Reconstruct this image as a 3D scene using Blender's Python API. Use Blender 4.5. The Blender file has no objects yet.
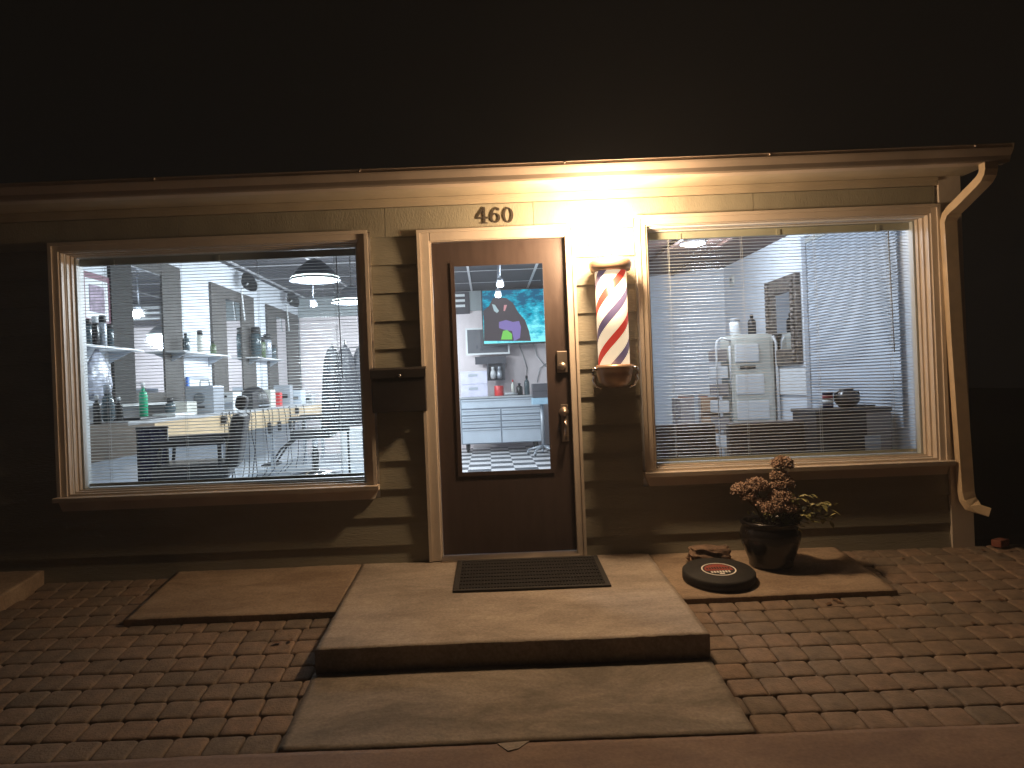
import bpy, bmesh, math, random
from mathutils import Vector, Matrix
random.seed(7)
PI = math.pi
sc = bpy.context.scene
COL = sc.collection

# ------------------------------------------------------------------ camera
ROLL = math.radians(2.3); FPX = 728.5; DIST = 4.7; CH = 1.15; PU = 488.0; PV = 386.0
cam = bpy.data.cameras.new('camera'); camo = bpy.data.objects.new('camera', cam); COL.objects.link(camo)
cam.sensor_fit = 'HORIZONTAL'; cam.sensor_width = 36; cam.lens = FPX / 1024 * 36
cam.shift_x = (512 - PU) / 1024; cam.shift_y = (PV - 384) / 1024
cam.clip_start = 0.05; cam.clip_end = 300
cr, sr = math.cos(ROLL), math.sin(ROLL)
camo.matrix_world = Matrix(((cr, sr, 0, 0), (0, 0, -1, -DIST), (-sr, cr, 0, CH), (0, 0, 0, 1)))
sc.camera = camo

# ------------------------------------------------------------------ world: night sky
w = bpy.data.worlds.new('World'); sc.world = w; w.use_nodes = True
bg = w.node_tree.nodes['Background']
bg.inputs[0].default_value = (0.75, 0.62, 0.5, 1); bg.inputs[1].default_value = 0.0038
sc.view_settings.view_transform = 'Standard'; sc.view_settings.look = 'None'
sc.view_settings.gamma = 1; sc.view_settings.use_curve_mapping = False
sc.view_settings.exposure = 0.0
sc.render.engine = 'CYCLES'
sc.cycles.use_denoising = True
sc.cycles.max_bounces = 8; sc.cycles.diffuse_bounces = 4; sc.cycles.glossy_bounces = 4
sc.cycles.transparent_max_bounces = 16; sc.cycles.transmission_bounces = 6; sc.cycles.volume_bounces = 1
sc.cycles.caustics_reflective = False; sc.cycles.caustics_refractive = False
sc.cycles.sample_clamp_indirect = 4.0
sc.cycles.use_light_tree = True
LAMP_W = 300.0                      # the porch lamp
ROOM_W = 145.0                      # each pendant in the shop
HAZE = 0.005  # density of the haze added for the lamp's glow

def point_light(name, loc, watts, col, radius, parent=None):
    l = bpy.data.lights.new(name, 'POINT'); l.energy = watts; l.color = col; l.shadow_soft_size = radius
    o = bpy.data.objects.new(name, l); COL.objects.link(o)
    if parent:
        o.parent = parent; o.location = Vector(loc) - wloc(parent)
    else: o.location = loc
    return o

# ------------------------------------------------------------------ pixel -> point on a chosen plane
def ray(u, v):
    dx = u - PU; dy = PV - v
    return (dx*cr + dy*sr) / FPX, (-dx*sr + dy*cr) / FPX
def at(u, v, y):
    X, Z = ray(u, v); d = y + DIST
    return Vector((X*d, y, CH + Z*d))
def atx(u, v, x):
    X, Z = ray(u, v); d = x / X
    return Vector((x, d - DIST, CH + Z*d))

# ------------------------------------------------------------------ materials
MATS = {}
def mat(name, col, rough=0.6, metal=0.0, var=0.12, scale=6.0, bump=0.0, bscale=60.0, emit=0.0, ecol=None,
        stretch=None, col2=None, coat=0.0, spec=0.5, rvar=0.12):
    if name in MATS: return MATS[name]
    m = bpy.data.materials.new(name); m.use_nodes = True; nt = m.node_tree; N = nt.nodes; L = nt.links
    b = N['Principled BSDF']
    tc = N.new('ShaderNodeTexCoord'); mp = N.new('ShaderNodeMapping'); L.new(tc.outputs['Object'], mp.inputs[0])
    if stretch: mp.inputs['Scale'].default_value = stretch
    nz = N.new('ShaderNodeTexNoise'); nz.inputs['Scale'].default_value = scale; nz.inputs['Detail'].default_value = 6
    L.new(mp.outputs[0], nz.inputs['Vector'])
    rp = N.new('ShaderNodeValToRGB'); L.new(nz.outputs[0], rp.inputs[0])
    c2 = col2 or tuple(max(0, c*(1+var)) for c in col)
    c1 = tuple(max(0, c*(1-var)) for c in col)
    rp.color_ramp.elements[0].position = 0.3; rp.color_ramp.elements[0].color = (*c1, 1)
    rp.color_ramp.elements[1].position = 0.7; rp.color_ramp.elements[1].color = (*c2, 1)
    L.new(rp.outputs[0], b.inputs['Base Color'])
    b.inputs['Metallic'].default_value = metal; b.inputs['Coat Weight'].default_value = coat
    b.inputs['Specular IOR Level'].default_value = spec
    mr = N.new('ShaderNodeMapRange'); L.new(nz.outputs[0], mr.inputs[0])
    mr.inputs['To Min'].default_value = max(0.02, rough-rvar); mr.inputs['To Max'].default_value = min(1, rough+rvar)
    L.new(mr.outputs[0], b.inputs['Roughness'])
    if bump:
        n2 = N.new('ShaderNodeTexNoise'); n2.inputs['Scale'].default_value = bscale; n2.inputs['Detail'].default_value = 4
        L.new(mp.outputs[0], n2.inputs['Vector'])
        bp = N.new('ShaderNodeBump'); bp.inputs['Strength'].default_value = bump; bp.inputs['Distance'].default_value = 0.01
        L.new(n2.outputs[0], bp.inputs['Height']); L.new(bp.outputs[0], b.inputs['Normal'])
    if emit:
        b.inputs['Emission Color'].default_value = (*(ecol or col), 1); b.inputs['Emission Strength'].default_value = emit
    MATS[name] = m; return m

siding_m = mat('sage siding paint', (0.275, 0.26, 0.205), 0.55, bump=0.3, bscale=40, stretch=(0.7, 1, 3.5), scale=3, var=0.10)
panel_m = mat('textured frieze paint', (0.30, 0.28, 0.215), 0.6, bump=0.30, bscale=75, stretch=(2.2, 1, 0.8), scale=3, var=0.10)
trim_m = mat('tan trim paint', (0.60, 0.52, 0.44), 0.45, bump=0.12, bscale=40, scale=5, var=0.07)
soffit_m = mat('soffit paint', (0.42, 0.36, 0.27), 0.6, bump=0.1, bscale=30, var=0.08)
gutter_m = mat('brown gutter enamel', (0.44, 0.36, 0.29), 0.35, var=0.12, scale=4)
pipe_m = mat('cream downspout enamel', (0.58, 0.45, 0.30), 0.45, var=0.12, scale=9)
roof_m = mat('asphalt shingle', (0.05, 0.045, 0.04), 0.9, bump=0.6, bscale=40)
door_m = mat('dark brown door paint', (0.062, 0.043, 0.039), 0.42, bump=0.08, bscale=60, stretch=(4, 1, 0.6), var=0.12)
rubber_m = mat('black rubber', (0.018, 0.016, 0.015), 0.7, bump=0.4, bscale=120)
black_m = mat('black plastic', (0.02, 0.02, 0.022), 0.4)
blackm_m = mat('black mailbox enamel', (0.022, 0.018, 0.017), 0.45, var=0.2)
leather_m = mat('black leather', (0.022, 0.022, 0.026), 0.4, bump=0.25, bscale=80)
chrome_m = mat('chrome', (0.7, 0.7, 0.72), 0.18, 1.0)
brass_m = mat('worn bronze', (0.5, 0.42, 0.36), 0.35, 0.9)
white_m = mat('white paint', (0.78, 0.79, 0.80), 0.5, var=0.04)
wallin_m = mat('white interior wall', (0.74, 0.77, 0.82), 0.7, var=0.04, bump=0.05)
wallpink_m = mat('pinkish white back wall', (0.78, 0.69, 0.70), 0.7, var=0.04)
wallgrey_m = mat('grey upper wall', (0.34, 0.37, 0.38), 0.7, var=0.05)
ceil_m = mat('dark ceiling panel', (0.055, 0.055, 0.065), 0.8, var=0.12)
ceilbrown_m = mat('brown ceiling boards', (0.075, 0.035, 0.025), 0.7, stretch=(8, 0.6, 1), var=0.3)
bar_m = mat('pale ceiling bar', (0.5, 0.5, 0.52), 0.5)
wood_m = mat('pale butcher block', (0.62, 0.46, 0.28), 0.45, stretch=(1, 0.4, 9), scale=6, var=0.18)
barn_m = mat('grey barnwood', (0.10, 0.092, 0.087), 0.75, stretch=(4, 4, 0.5), scale=9, var=0.35, bump=0.3)
barndark_m = mat('dark barnwood', (0.018, 0.016, 0.015), 0.75, stretch=(4, 4, 0.5), scale=9, var=0.35, bump=0.3)
counter_m = mat('grey laminate', (0.42, 0.43, 0.45), 0.4)
blind_m = mat('blind slat enamel', (0.74, 0.73, 0.72), 0.45, var=0.03)
rail_m = mat('blind rail enamel', (0.36, 0.37, 0.36), 0.5, var=0.04)
pot_m = mat('glazed black pot', (0.012, 0.010, 0.010), 0.24, coat=0.15, var=0.25)
soil_m = mat('potting soil', (0.03, 0.02, 0.014), 0.95, bump=0.6)
dry_m = mat('dried brown florets', (0.33, 0.225, 0.165), 0.85, var=0.45, scale=45)
stem_m = mat('plant stem', (0.10, 0.075, 0.035), 0.8)
leaf_m = mat('green leaf', (0.26, 0.25, 0.09), 0.5, var=0.45, scale=20)
paleleaf_m = mat('pale yellow green leaf', (0.5, 0.46, 0.2), 0.5, var=0.2, scale=20)
brownl_m = mat('dead leaf', (0.13, 0.065, 0.03), 0.85, var=0.4)
stone_m = mat('rough field stone', (0.20, 0.13, 0.09), 0.9, var=0.4, scale=14, bump=0.8, bscale=30)
brownfab_m = mat('brown sofa vinyl', (0.095, 0.06, 0.042), 0.5, var=0.15)
cabinet_m = mat('espresso cabinet', (0.05, 0.042, 0.04), 0.45, var=0.2)
cream_m = mat('cream plastic', (0.66, 0.66, 0.60), 0.4, var=0.05)
silver_m = mat('silver housing', (0.42, 0.45, 0.50), 0.35, 0.3, var=0.06)
chest_m = mat('pale steel drawer paint', (0.58, 0.64, 0.72), 0.35, 0.1, var=0.04)
chestd_m = mat('dark fitting and gap shade grey', (0.16, 0.18, 0.2), 0.5)  # grey of dark fittings, also painted as shade in the cabinet door gap
red_m = mat('red tin', (0.65, 0.05, 0.05), 0.4)
green_m = mat('green bottle', (0.02, 0.42, 0.22), 0.35)
blue_m = mat('blue plastic', (0.08, 0.22, 0.7), 0.4)
navy_m = mat('navy cloth', (0.02, 0.025, 0.07), 0.9, var=0.3)
cape_m = mat('black nylon cape', (0.03, 0.03, 0.04), 0.55, var=0.3)
tan_m = mat('tan cardboard', (0.42, 0.26, 0.16), 0.85)
greybox_m = mat('grey cabinet', (0.30, 0.27, 0.27), 0.6)
tile_dark = (0.05, 0.05, 0.055)

def emis(name, col, s):
    m = bpy.data.materials.new(name); m.use_nodes = True; nt = m.node_tree
    nt.nodes.remove(nt.nodes['Principled BSDF']); e = nt.nodes.new('ShaderNodeEmission')
    e.inputs[0].default_value = (*col, 1); e.inputs[1].default_value = s
    nt.links.new(e.outputs[0], nt.nodes['Material Output'].inputs[0]); return m
def globe_mat(name, col, s, mixf=0.5):
    m = emis(name, col, s); nt = m.node_tree; N = nt.nodes
    e = [n for n in N if n.type == 'EMISSION'][0]; t = N.new('ShaderNodeBsdfTransparent'); mx = N.new('ShaderNodeMixShader')
    mx.inputs[0].default_value = mixf
    nt.links.new(t.outputs[0], mx.inputs[1]); nt.links.new(e.outputs[0], mx.inputs[2])
    nt.links.new(mx.outputs[0], N['Material Output'].inputs[0]); return m
def glass_mat(name, tint=(1, 1, 1), refl=0.06):
    m = bpy.data.materials.new(name); m.use_nodes = True; nt = m.node_tree; N = nt.nodes; N.remove(N['Principled BSDF'])
    t = N.new('ShaderNodeBsdfTransparent'); t.inputs[0].default_value = (*tint, 1)
    g = N.new('ShaderNodeBsdfGlossy'); g.inputs['Roughness'].default_value = 0.03
    fr = N.new('ShaderNodeFresnel'); fr.inputs[0].default_value = 1.45
    mx = N.new('ShaderNodeMixShader'); ge = N.new('ShaderNodeNewGeometry'); iv = N.new('ShaderNodeMath'); iv.operation = 'SUBTRACT'; iv.inputs[0].default_value = 1
    nt.links.new(ge.outputs['Backfacing'], iv.inputs[1]); ml = N.new('ShaderNodeMath'); ml.operation = 'MULTIPLY'   # inner faces of the thin pane do not reflect again
    nt.links.new(fr.outputs[0], ml.inputs[0]); nt.links.new(iv.outputs[0], ml.inputs[1]); nt.links.new(ml.outputs[0], mx.inputs[0])
    nt.links.new(t.outputs[0], mx.inputs[1]); nt.links.new(g.outputs[0], mx.inputs[2])
    nt.links.new(mx.outputs[0], N['Material Output'].inputs[0]); return m
glass_m = glass_mat('window glass', (0.95, 0.97, 0.97))
mirror_m = mat('mirror silver', (0.86, 0.88, 0.9), 0.03, 1.0, var=0.01, rvar=0.01)
vessel_m = mat('smoky bottle glass', (0.07, 0.10, 0.115), 0.15, var=0.1)

def checker_mat():
    m = mat('black and white floor tile', (0.7, 0.7, 0.72), 0.35); nt = m.node_tree; N = nt.nodes; L = nt.links
    b = N['Principled BSDF']; tc = N.new('ShaderNodeTexCoord'); ck = N.new('ShaderNodeTexChecker')
    ck.inputs['Scale'].default_value = 1/0.305; ck.inputs[1].default_value = (0.7, 0.68, 0.70, 1); ck.inputs[2].default_value = (0.06, 0.06, 0.065, 1)
    L.new(tc.outputs['Object'], ck.inputs[0]); L.new(ck.outputs[0], b.inputs['Base Color']); return m
check_m = checker_mat()
floorg_m = mat('grey floor tile', (0.33, 0.37, 0.42), 0.4, var=0.12, scale=3)

def paver_mat():
    m = bpy.data.materials.new('tumbled concrete paver'); m.use_nodes = True; nt = m.node_tree; N = nt.nodes; L = nt.links
    b = N['Principled BSDF']; tc = N.new('ShaderNodeTexCoord')
    a = N.new('ShaderNodeAttribute'); a.attribute_name = 'tone'
    rp = N.new('ShaderNodeValToRGB'); L.new(a.outputs['Fac'], rp.inputs[0])
    e = rp.color_ramp.elements
    e[0].position = 0.0; e[0].color = (0.165, 0.130, 0.10, 1); e[1].position = 1.0; e[1].color = (0.225, 0.158, 0.115, 1)
    k = e.new(0.5); k.color = (0.195, 0.145, 0.108, 1)
    nz = N.new('ShaderNodeTexNoise'); nz.inputs['Scale'].default_value = 14; nz.inputs['Detail'].default_value = 10; nz.inputs['Roughness'].default_value = 0.7
    L.new(tc.outputs['Object'], nz.inputs[0])
    r2 = N.new('ShaderNodeValToRGB'); L.new(nz.outputs[0], r2.inputs[0])
    r2.color_ramp.elements[0].position = 0.3; r2.color_ramp.elements[0].color = (0.62, 0.62, 0.62, 1)
    r2.color_ramp.elements[1].position = 0.7; r2.color_ramp.elements[1].color = (1.25, 1.22, 1.18, 1)
    mx = N.new('ShaderNodeMix'); mx.data_type = 'RGBA'; mx.blend_type = 'MULTIPLY'; mx.inputs[0].default_value = 1
    L.new(rp.outputs[0], mx.inputs['A']); L.new(r2.outputs[0], mx.inputs['B']); L.new(mx.outputs['Result'], b.inputs['Base Color'])
    b.inputs['Roughness'].default_value = 0.85
    n2 = N.new('ShaderNodeTexNoise'); n2.inputs['Scale'].default_value = 90; n2.inputs['Detail'].default_value = 6
    L.new(tc.outputs['Object'], n2.inputs[0])
    bp = N.new('ShaderNodeBump'); bp.inputs['Strength'].default_value = 0.55; bp.inputs['Distance'].default_value = 0.006
    L.new(n2.outputs[0], bp.inputs['Height']); L.new(bp.outputs[0], b.inputs['Normal'])
    return m
paver_m = paver_mat()

def concrete_mat(name, base, stain, stain_amt=0.6, sc1=2.2, seed=0.0):
    m = bpy.data.materials.new(name); m.use_nodes = True; nt = m.node_tree; N = nt.nodes; L = nt.links
    b = N['Principled BSDF']; tc = N.new('ShaderNodeTexCoord'); mp = N.new('ShaderNodeMapping')
    mp.inputs['Location'].default_value = (seed, seed*1.7, 0); mp.inputs['Scale'].default_value = (0.7, 1.5, 1)
    L.new(tc.outputs['Object'], mp.inputs[0])
    n1 = N.new('ShaderNodeTexNoise'); n1.inputs['Scale'].default_value = sc1; n1.inputs['Detail'].default_value = 8; n1.inputs['Roughness'].default_value = 0.74; n1.inputs['Distortion'].default_value = 0.35
    L.new(mp.outputs[0], n1.inputs[0])
    r1 = N.new('ShaderNodeValToRGB'); L.new(n1.outputs[0], r1.inputs[0])
    r1.color_ramp.elements[0].position = 0.38; r1.color_ramp.elements[0].color = (*stain, 1)
    r1.color_ramp.elements[1].position = 0.62; r1.color_ramp.elements[1].color = (*base, 1)
    n2 = N.new('ShaderNodeTexNoise'); n2.inputs['Scale'].default_value = 70; n2.inputs['Detail'].default_value = 5
    L.new(tc.outputs['Object'], n2.inputs[0])
    r2 = N.new('ShaderNodeValToRGB'); L.new(n2.outputs[0], r2.inputs[0])
    r2.color_ramp.elements[0].position = 0.3; r2.color_ramp.elements[0].color = (0.8, 0.8, 0.8, 1)
    r2.color_ramp.elements[1].position = 0.7; r2.color_ramp.elements[1].color = (1.1, 1.1, 1.1, 1)
    mx = N.new('ShaderNodeMix'); mx.data_type = 'RGBA'; mx.blend_type = 'MULTIPLY'; mx.inputs[0].default_value = 1
    L.new(r1.outputs[0], mx.inputs['A']); L.new(r2.outputs[0], mx.inputs['B']); L.new(mx.outputs['Result'], b.inputs['Base Color'])
    b.inputs['Roughness'].default_value = 0.8
    bp = N.new('ShaderNodeBump'); bp.inputs['Strength'].default_value = 0.35; bp.inputs['Distance'].default_value = 0.004
    L.new(n2.outputs[0], bp.inputs['Height']); L.new(bp.outputs[0], b.inputs['Normal'])
    return m
conc_m = concrete_mat('landing concrete', (0.41, 0.345, 0.285), (0.24, 0.20, 0.165))
conc2_m = concrete_mat('lower slab concrete', (0.32, 0.27, 0.22), (0.15, 0.125, 0.10), seed=4.3)
conc3_m = concrete_mat('side slab concrete', (0.36, 0.27, 0.19), (0.22, 0.155, 0.105), sc1=3, seed=9.1)
walk_m = concrete_mat('red brown walk', (0.21, 0.14, 0.10), (0.15, 0.095, 0.07), sc1=3.5, seed=2.2)
dirt_m = mat('joint dirt', (0.028, 0.02, 0.014), 0.95, bump=0.5, bscale=80)

# ------------------------------------------------------------------ mesh builder
def wloc(o):
    v = Vector((0, 0, 0))
    while o is not None:
        v += o.location; o = o.parent
    return v
class MB:
    def __init__(s): s.bm = bmesh.new(); s.mi = 0
    def _f(s, vs, smooth=False):
        try:
            f = s.bm.faces.new(vs); f.material_index = s.mi; f.smooth = smooth; return f
        except ValueError: return None
    def box(s, x0, x1, y0, y1, z0, z1, rot=0.0, pivot=None, bev=0.0, M=None):
        t = bmesh.new(); bmesh.ops.create_cube(t, size=1)
        bmesh.ops.scale(t, vec=(abs(x1-x0), abs(y1-y0), abs(z1-z0)), verts=t.verts)
        if bev: bmesh.ops.bevel(t, geom=t.edges[:], offset=bev, segments=2, profile=0.6, affect='EDGES')
        bmesh.ops.translate(t, vec=((x0+x1)/2, (y0+y1)/2, (z0+z1)/2), verts=t.verts)
        if rot:
            p = Vector(pivot or ((x0+x1)/2, (y0+y1)/2, 0))
            bmesh.ops.rotate(t, cent=p, matrix=Matrix.Rotation(rot, 3, 'Z'), verts=t.verts)
        if M: bmesh.ops.transform(t, matrix=M, verts=t.verts)
        return s.merge(t)
    def merge(s, t):
        mp = {}
        for v in t.verts: mp[v] = s.bm.verts.new(v.co)
        for f in t.faces:
            g = s._f([mp[v] for v in f.verts], f.smooth)
        t.free(); return s
    def lathe(s, prof, c=(0, 0, 0), n=32, smooth=True, sx=1.0, sy=1.0, cap=True, M=None, a0=0, a1=2*PI):
        full = abs(a1-a0-2*PI) < 1e-6; k = n if full else n+1
        rings = []
        for r, z in prof:
            ring = []
            for i in range(k):
                a = a0 + (a1-a0)*i/n
                p = Vector((r*math.cos(a)*sx, r*math.sin(a)*sy, z))
                if M: p = M @ p
                ring.append(s.bm.verts.new(p + Vector(c)))
            rings.append(ring)
        for j in range(len(rings)-1):
            for i in range(n):
                i2 = (i+1) % k
                s._f([rings[j][i], rings[j][i2], rings[j+1][i2], rings[j+1][i]], smooth)
        if cap and full:
            s._f(list(reversed(rings[0]))); s._f(rings[-1])
        return s
    def tube(s, pts, r, n=8, cap=True):
        pts = [Vector(p) for p in pts]; rs = r if isinstance(r, (list, tuple)) else [r]*len(pts)
        rings = []; up = Vector((0, 0, 1))
        for i, p in enumerate(pts):
            d = (pts[min(i+1, len(pts)-1)] - pts[max(i-1, 0)]).normalized()
            a = d.cross(up)
            if a.length < 1e-3: a = d.cross(Vector((1, 0, 0)))
            a.normalize(); b = a.cross(d).normalized()
            rings.append([s.bm.verts.new(p + (a*math.cos(2*PI*k/n) + b*math.sin(2*PI*k/n))*rs[i]) for k in range(n)])
        for j in range(len(rings)-1):
            for i in range(n):
                s._f([rings[j][i], rings[j][(i+1) % n], rings[j+1][(i+1) % n], rings[j+1][i]], True)
        if cap: s._f(list(reversed(rings[0]))); s._f(rings[-1])
        return s
    def rectpath(s, pts, wx, wy):
        # rectangular section swept along pts; width along x, depth along the in-plane normal
        pts = [Vector(p) for p in pts]; rings = []
        for i, p in enumerate(pts):
            d = (pts[min(i+1, len(pts)-1)] - pts[max(i-1, 0)]).normalized()
            a = Vector((1, 0, 0)) if abs(d.x) < 0.7 else Vector((0, 1, 0))
            a = (a - d*a.dot(d)).normalized(); b = d.cross(a).normalized()
            rings.append([s.bm.verts.new(p + a*sx*wx/2 + b*sy*wy/2) for sx, sy in ((-1, -1), (1, -1), (1, 1), (-1, 1))])
        for j in range(len(rings)-1):
            for i in range(4): s._f([rings[j][i], rings[j][(i+1) % 4], rings[j+1][(i+1) % 4], rings[j+1][i]])
        s._f(list(reversed(rings[0]))); s._f(rings[-1]); return s
    def prism(s, poly, axis, a, b):
        # poly in the plane normal to axis ('x': (y,z), 'y': (x,z), 'z': (x,y)), extruded from a to b
        def P(p, t): return {'x': (t, p[0], p[1]), 'y': (p[0], t, p[1]), 'z': (p[0], p[1], t)}[axis]
        A = [s.bm.verts.new(P(p, a)) for p in poly]; B = [s.bm.verts.new(P(p, b)) for p in poly]
        n = len(poly)
        s._f(A); s._f(list(reversed(B)))
        for i in range(n): s._f([A[i], B[i], B[(i+1) % n], A[(i+1) % n]])
        return s
    def strip(s, L1, L2, y0, y1):
        # band between two outlines (x,z) of equal length, extruded in y
        f1 = [s.bm.verts.new((p[0], y0, p[1])) for p in L1]; f2 = [s.bm.verts.new((p[0], y0, p[1])) for p in L2]
        b1 = [s.bm.verts.new((p[0], y1, p[1])) for p in L1]; b2 = [s.bm.verts.new((p[0], y1, p[1])) for p in L2]
        for i in range(len(L1)-1):
            s._f([f1[i], f1[i+1], f2[i+1], f2[i]]); s._f([b1[i], b2[i], b2[i+1], b1[i+1]])
            s._f([f1[i], b1[i], b1[i+1], f1[i+1]]); s._f([f2[i], f2[i+1], b2[i+1], b2[i]])
        s._f([f1[0], f2[0], b2[0], b1[0]]); s._f([f1[-1], b1[-1], b2[-1], f2[-1]])
        return s
    def build(s, name, m, parent=None, label=None, local=False):
        off = Vector((0, 0, 0)) if (local or parent is None) else wloc(parent)
        bmesh.ops.recalc_face_normals(s.bm, faces=s.bm.faces[:])
        if off.length: bmesh.ops.translate(s.bm, vec=-off, verts=s.bm.verts)
        me = bpy.data.meshes.new(name); s.bm.to_mesh(me); s.bm.free()
        for k in (m if isinstance(m, (list, tuple)) else [m]): me.materials.append(k)
        o = bpy.data.objects.new(name, me); COL.objects.link(o)
        if parent is not None: o.parent = parent
        if label: o['label'] = label
        return o
def tag(o, label, cat, group=None):
    o['label'] = label; o['category'] = cat
    if group: o['group'] = group
    return o
def thing(name, loc, label, cat, group=None):
    o = bpy.data.objects.new(name, None); COL.objects.link(o); o.empty_display_size = 0.1
    o.location = loc; return tag(o, label, cat, group)
def single(mb, name, m, loc, label, cat, group=None):
    # one-mesh thing whose origin sits at its base
    bmesh.ops.translate(mb.bm, vec=-Vector(loc), verts=mb.bm.verts)
    o = mb.build(name, m); o.location = loc; return tag(o, label, cat, group)
def copy_tree(o, parent=None):
    c = o.copy(); COL.objects.link(c)
    if parent is not None: c.parent = parent
    for ch in o.children: copy_tree(ch, c)
    return c
def structure(o): o['kind'] = 'structure'; return o

SL = 0.12                                    # fall of the paving away from the wall
def gz(y): return SL*y if y < 0 else 0.0

# ================================================================== SETTING: ground
g = MB(); g.box(-40, 40, -40, 60, -1.2, -0.62); structure(g.build('ground', dirt_m))
g = MB()                                     # bedding under the pavers, one sloped sheet
g.prism([(0.3, -0.035), (0.3, -0.2), (-1.935, gz(-1.935)-0.2), (-1.935, gz(-1.935)-0.035), (0, -0.035)], 'x', -6.0, 6.5)
structure(g.build('paver_bedding', dirt_m))

def pavers():
    bm = bmesh.new(); lay = bm.faces.layers.float.new('tone'); P = 0.144
    rr = random.Random(3)
    rows = 14; x0 = -5.2; ncol = 78
    for j in range(rows):
        yb = -0.005 - j*0.1355
        xo = 0.02*math.sin(j*1.7)
        for i in range(ncol):
            xa = x0 + i*P + xo; ya = yb - 0.1355; cx = xa + P/2; cy = yb - 0.0678
            if -0.80 < cx < 0.92: continue
            if -1.98 < cx < -0.7 and cy > -0.65: continue
            if 0.9 < cx < 2.125 and cy > -0.65: continue
            if cx < -2.92 and cy > -1.5: continue
            gap = 0.0026; w2 = P/2-gap; h2 = 0.0678-gap
            tilt = (rr.uniform(-0.009, 0.009), rr.uniform(-0.010, 0.010)); dz = rr.uniform(-0.0015, 0.0015)
            jx, jy = rr.uniform(-0.002, 0.002), rr.uniform(-0.002, 0.002)
            rings = []
            for ins, z, c in ((0, -0.040, 0.006), (0, -0.008, 0.011), (0.0022, -0.0035, 0.014), (0.006, -0.0008, 0.016), (0.016, 0.0004, 0.015)):
                a, b = w2-ins, h2-ins; ring = []
                for sx, sy in ((a, b-c), (a-c*.3, b-c*.3), (a-c, b), (-a+c, b), (-a+c*.3, b-c*.3), (-a, b-c), (-a, -b+c), (-a+c*.3, -b+c*.3), (-a+c, -b), (a-c, -b), (a-c*.3, -b+c*.3), (a, -b+c)):
                    wv = rr.uniform(-0.0012, 0.0012)
                    px, py = cx+jx+sx+wv, cy+jy+sy+wv
                    ring.append(bm.verts.new((px, py, gz(py) + z + dz + tilt[0]*sx + tilt[1]*sy)))
                rings.append(ring)
            t = rr.random()
            for q in range(len(rings)-1):
                for k in range(12):
                    f = bm.faces.new((rings[q][k], rings[q][(k+1) % 12], rings[q+1][(k+1) % 12], rings[q+1][k])); f.smooth = True; f[lay] = t
            f = bm.faces.new(rings[-1]); f[lay] = t; f.smooth = True
    bmesh.ops.recalc_face_normals(bm, faces=bm.faces[:])
    me = bpy.data.meshes.new('paver_paving'); bm.to_mesh(me); bm.free(); me.materials.append(paver_m)
    o = bpy.data.objects.new('paver_paving', me); COL.objects.link(o); return o
structure(pavers())

def slab(name, x0, x1, y0, y1, zt0, zt1, depth, m, chip=0.006):
    # sloped slab with a worn, slightly wavy arris
    bm = bmesh.new(); rr = random.Random(hash(name) % 1000 if False else len(name)*7)
    nx = max(8, int((x1-x0)/0.03)); ny = max(8, int((y0-y1)/0.03)); G = {}
    for i in range(nx+1):
        for j in range(ny+1):
            x = x0+(x1-x0)*i/nx; y = y0+(y1-y0)*j/ny; z = zt0+(zt1-zt0)*j/ny
            z += 0.0015*math.sin(x*5+y*3)
            e = (i in (0, nx)) or (j in (0, ny))
            if e: z -= rr.uniform(0.3, 1)*chip; 
            if j == ny: y += rr.uniform(0, 0.004)
            G[i, j] = bm.verts.new((x, y, z))
    for i in range(nx):
        for j in range(ny):
            f = bm.faces.new((G[i, j], G[i, j+1], G[i+1, j+1], G[i+1, j])); f.smooth = True
    edge = [(i, 0) for i in range(nx+1)] + [(nx, j) for j in range(1, ny+1)] + [(i, ny) for i in range(nx-1, -1, -1)] + [(0, j) for j in range(ny-1, 0, -1)]
    low = {k: bm.verts.new((G[k].co.x, G[k].co.y, G[k].co.z-depth)) for k in edge}
    for a in range(len(edge)):
        p, q = edge[a], edge[(a+1) % len(edge)]
        bm.faces.new((G[p], G[q], low[q], low[p]))
    bmesh.ops.recalc_face_normals(bm, faces=bm.faces[:])
    me = bpy.data.meshes.new(name); bm.to_mesh(me); bm.free(); me.materials.append(m)
    o = bpy.data.objects.new(name, me); COL.objects.link(o); return structure(o)
slab('entrance_landing', -0.855, 0.985, -0.002, -1.31, 0.040, -0.042, 0.16, conc_m)
slab('lower_slab', -0.865, 0.978, -1.312, -1.898, gz(-1.312)+0.006, gz(-1.898)+0.008, 0.08, conc2_m, 0.004)
slab('left_slab', -2.045, -0.86, -0.003, -0.715, 0.040, gz(-0.715)+0.038, 0.09, conc3_m, 0.005)
slab('right_slab', 0.99, 2.195, -0.003, -0.715, 0.032, gz(-0.715)+0.030, 0.09, conc3_m, 0.005)
slab('far_left_step', -4.9, -2.90, -0.003, -1.5, 0.085, gz(-1.5)+0.085, 0.12, conc3_m, 0.006)
slab('front_walk', -6.0, 6.5, -1.906, -8.0, gz(-1.906)+0.006, gz(-1.906)-0.20, 0.12, walk_m, 0.003)
# broken wedge of concrete at the joint
c = at(506, 746, -1.93)
g = MB(); g.prism([(-0.05, 0.0), (0.075, 0.01), (0.03, -0.045), (-0.01, -0.06)], 'z', gz(-1.93)-0.01, gz(-1.93)+0.012)
bmesh.ops.translate(g.bm, vec=(0.03, -1.908, 0), verts=g.bm.verts)
single(g, 'concrete_chip', conc2_m, (0.03, -1.96, gz(-1.95)), 'loose triangular chip of concrete at the front edge of the lower slab', 'concrete chip')

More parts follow.
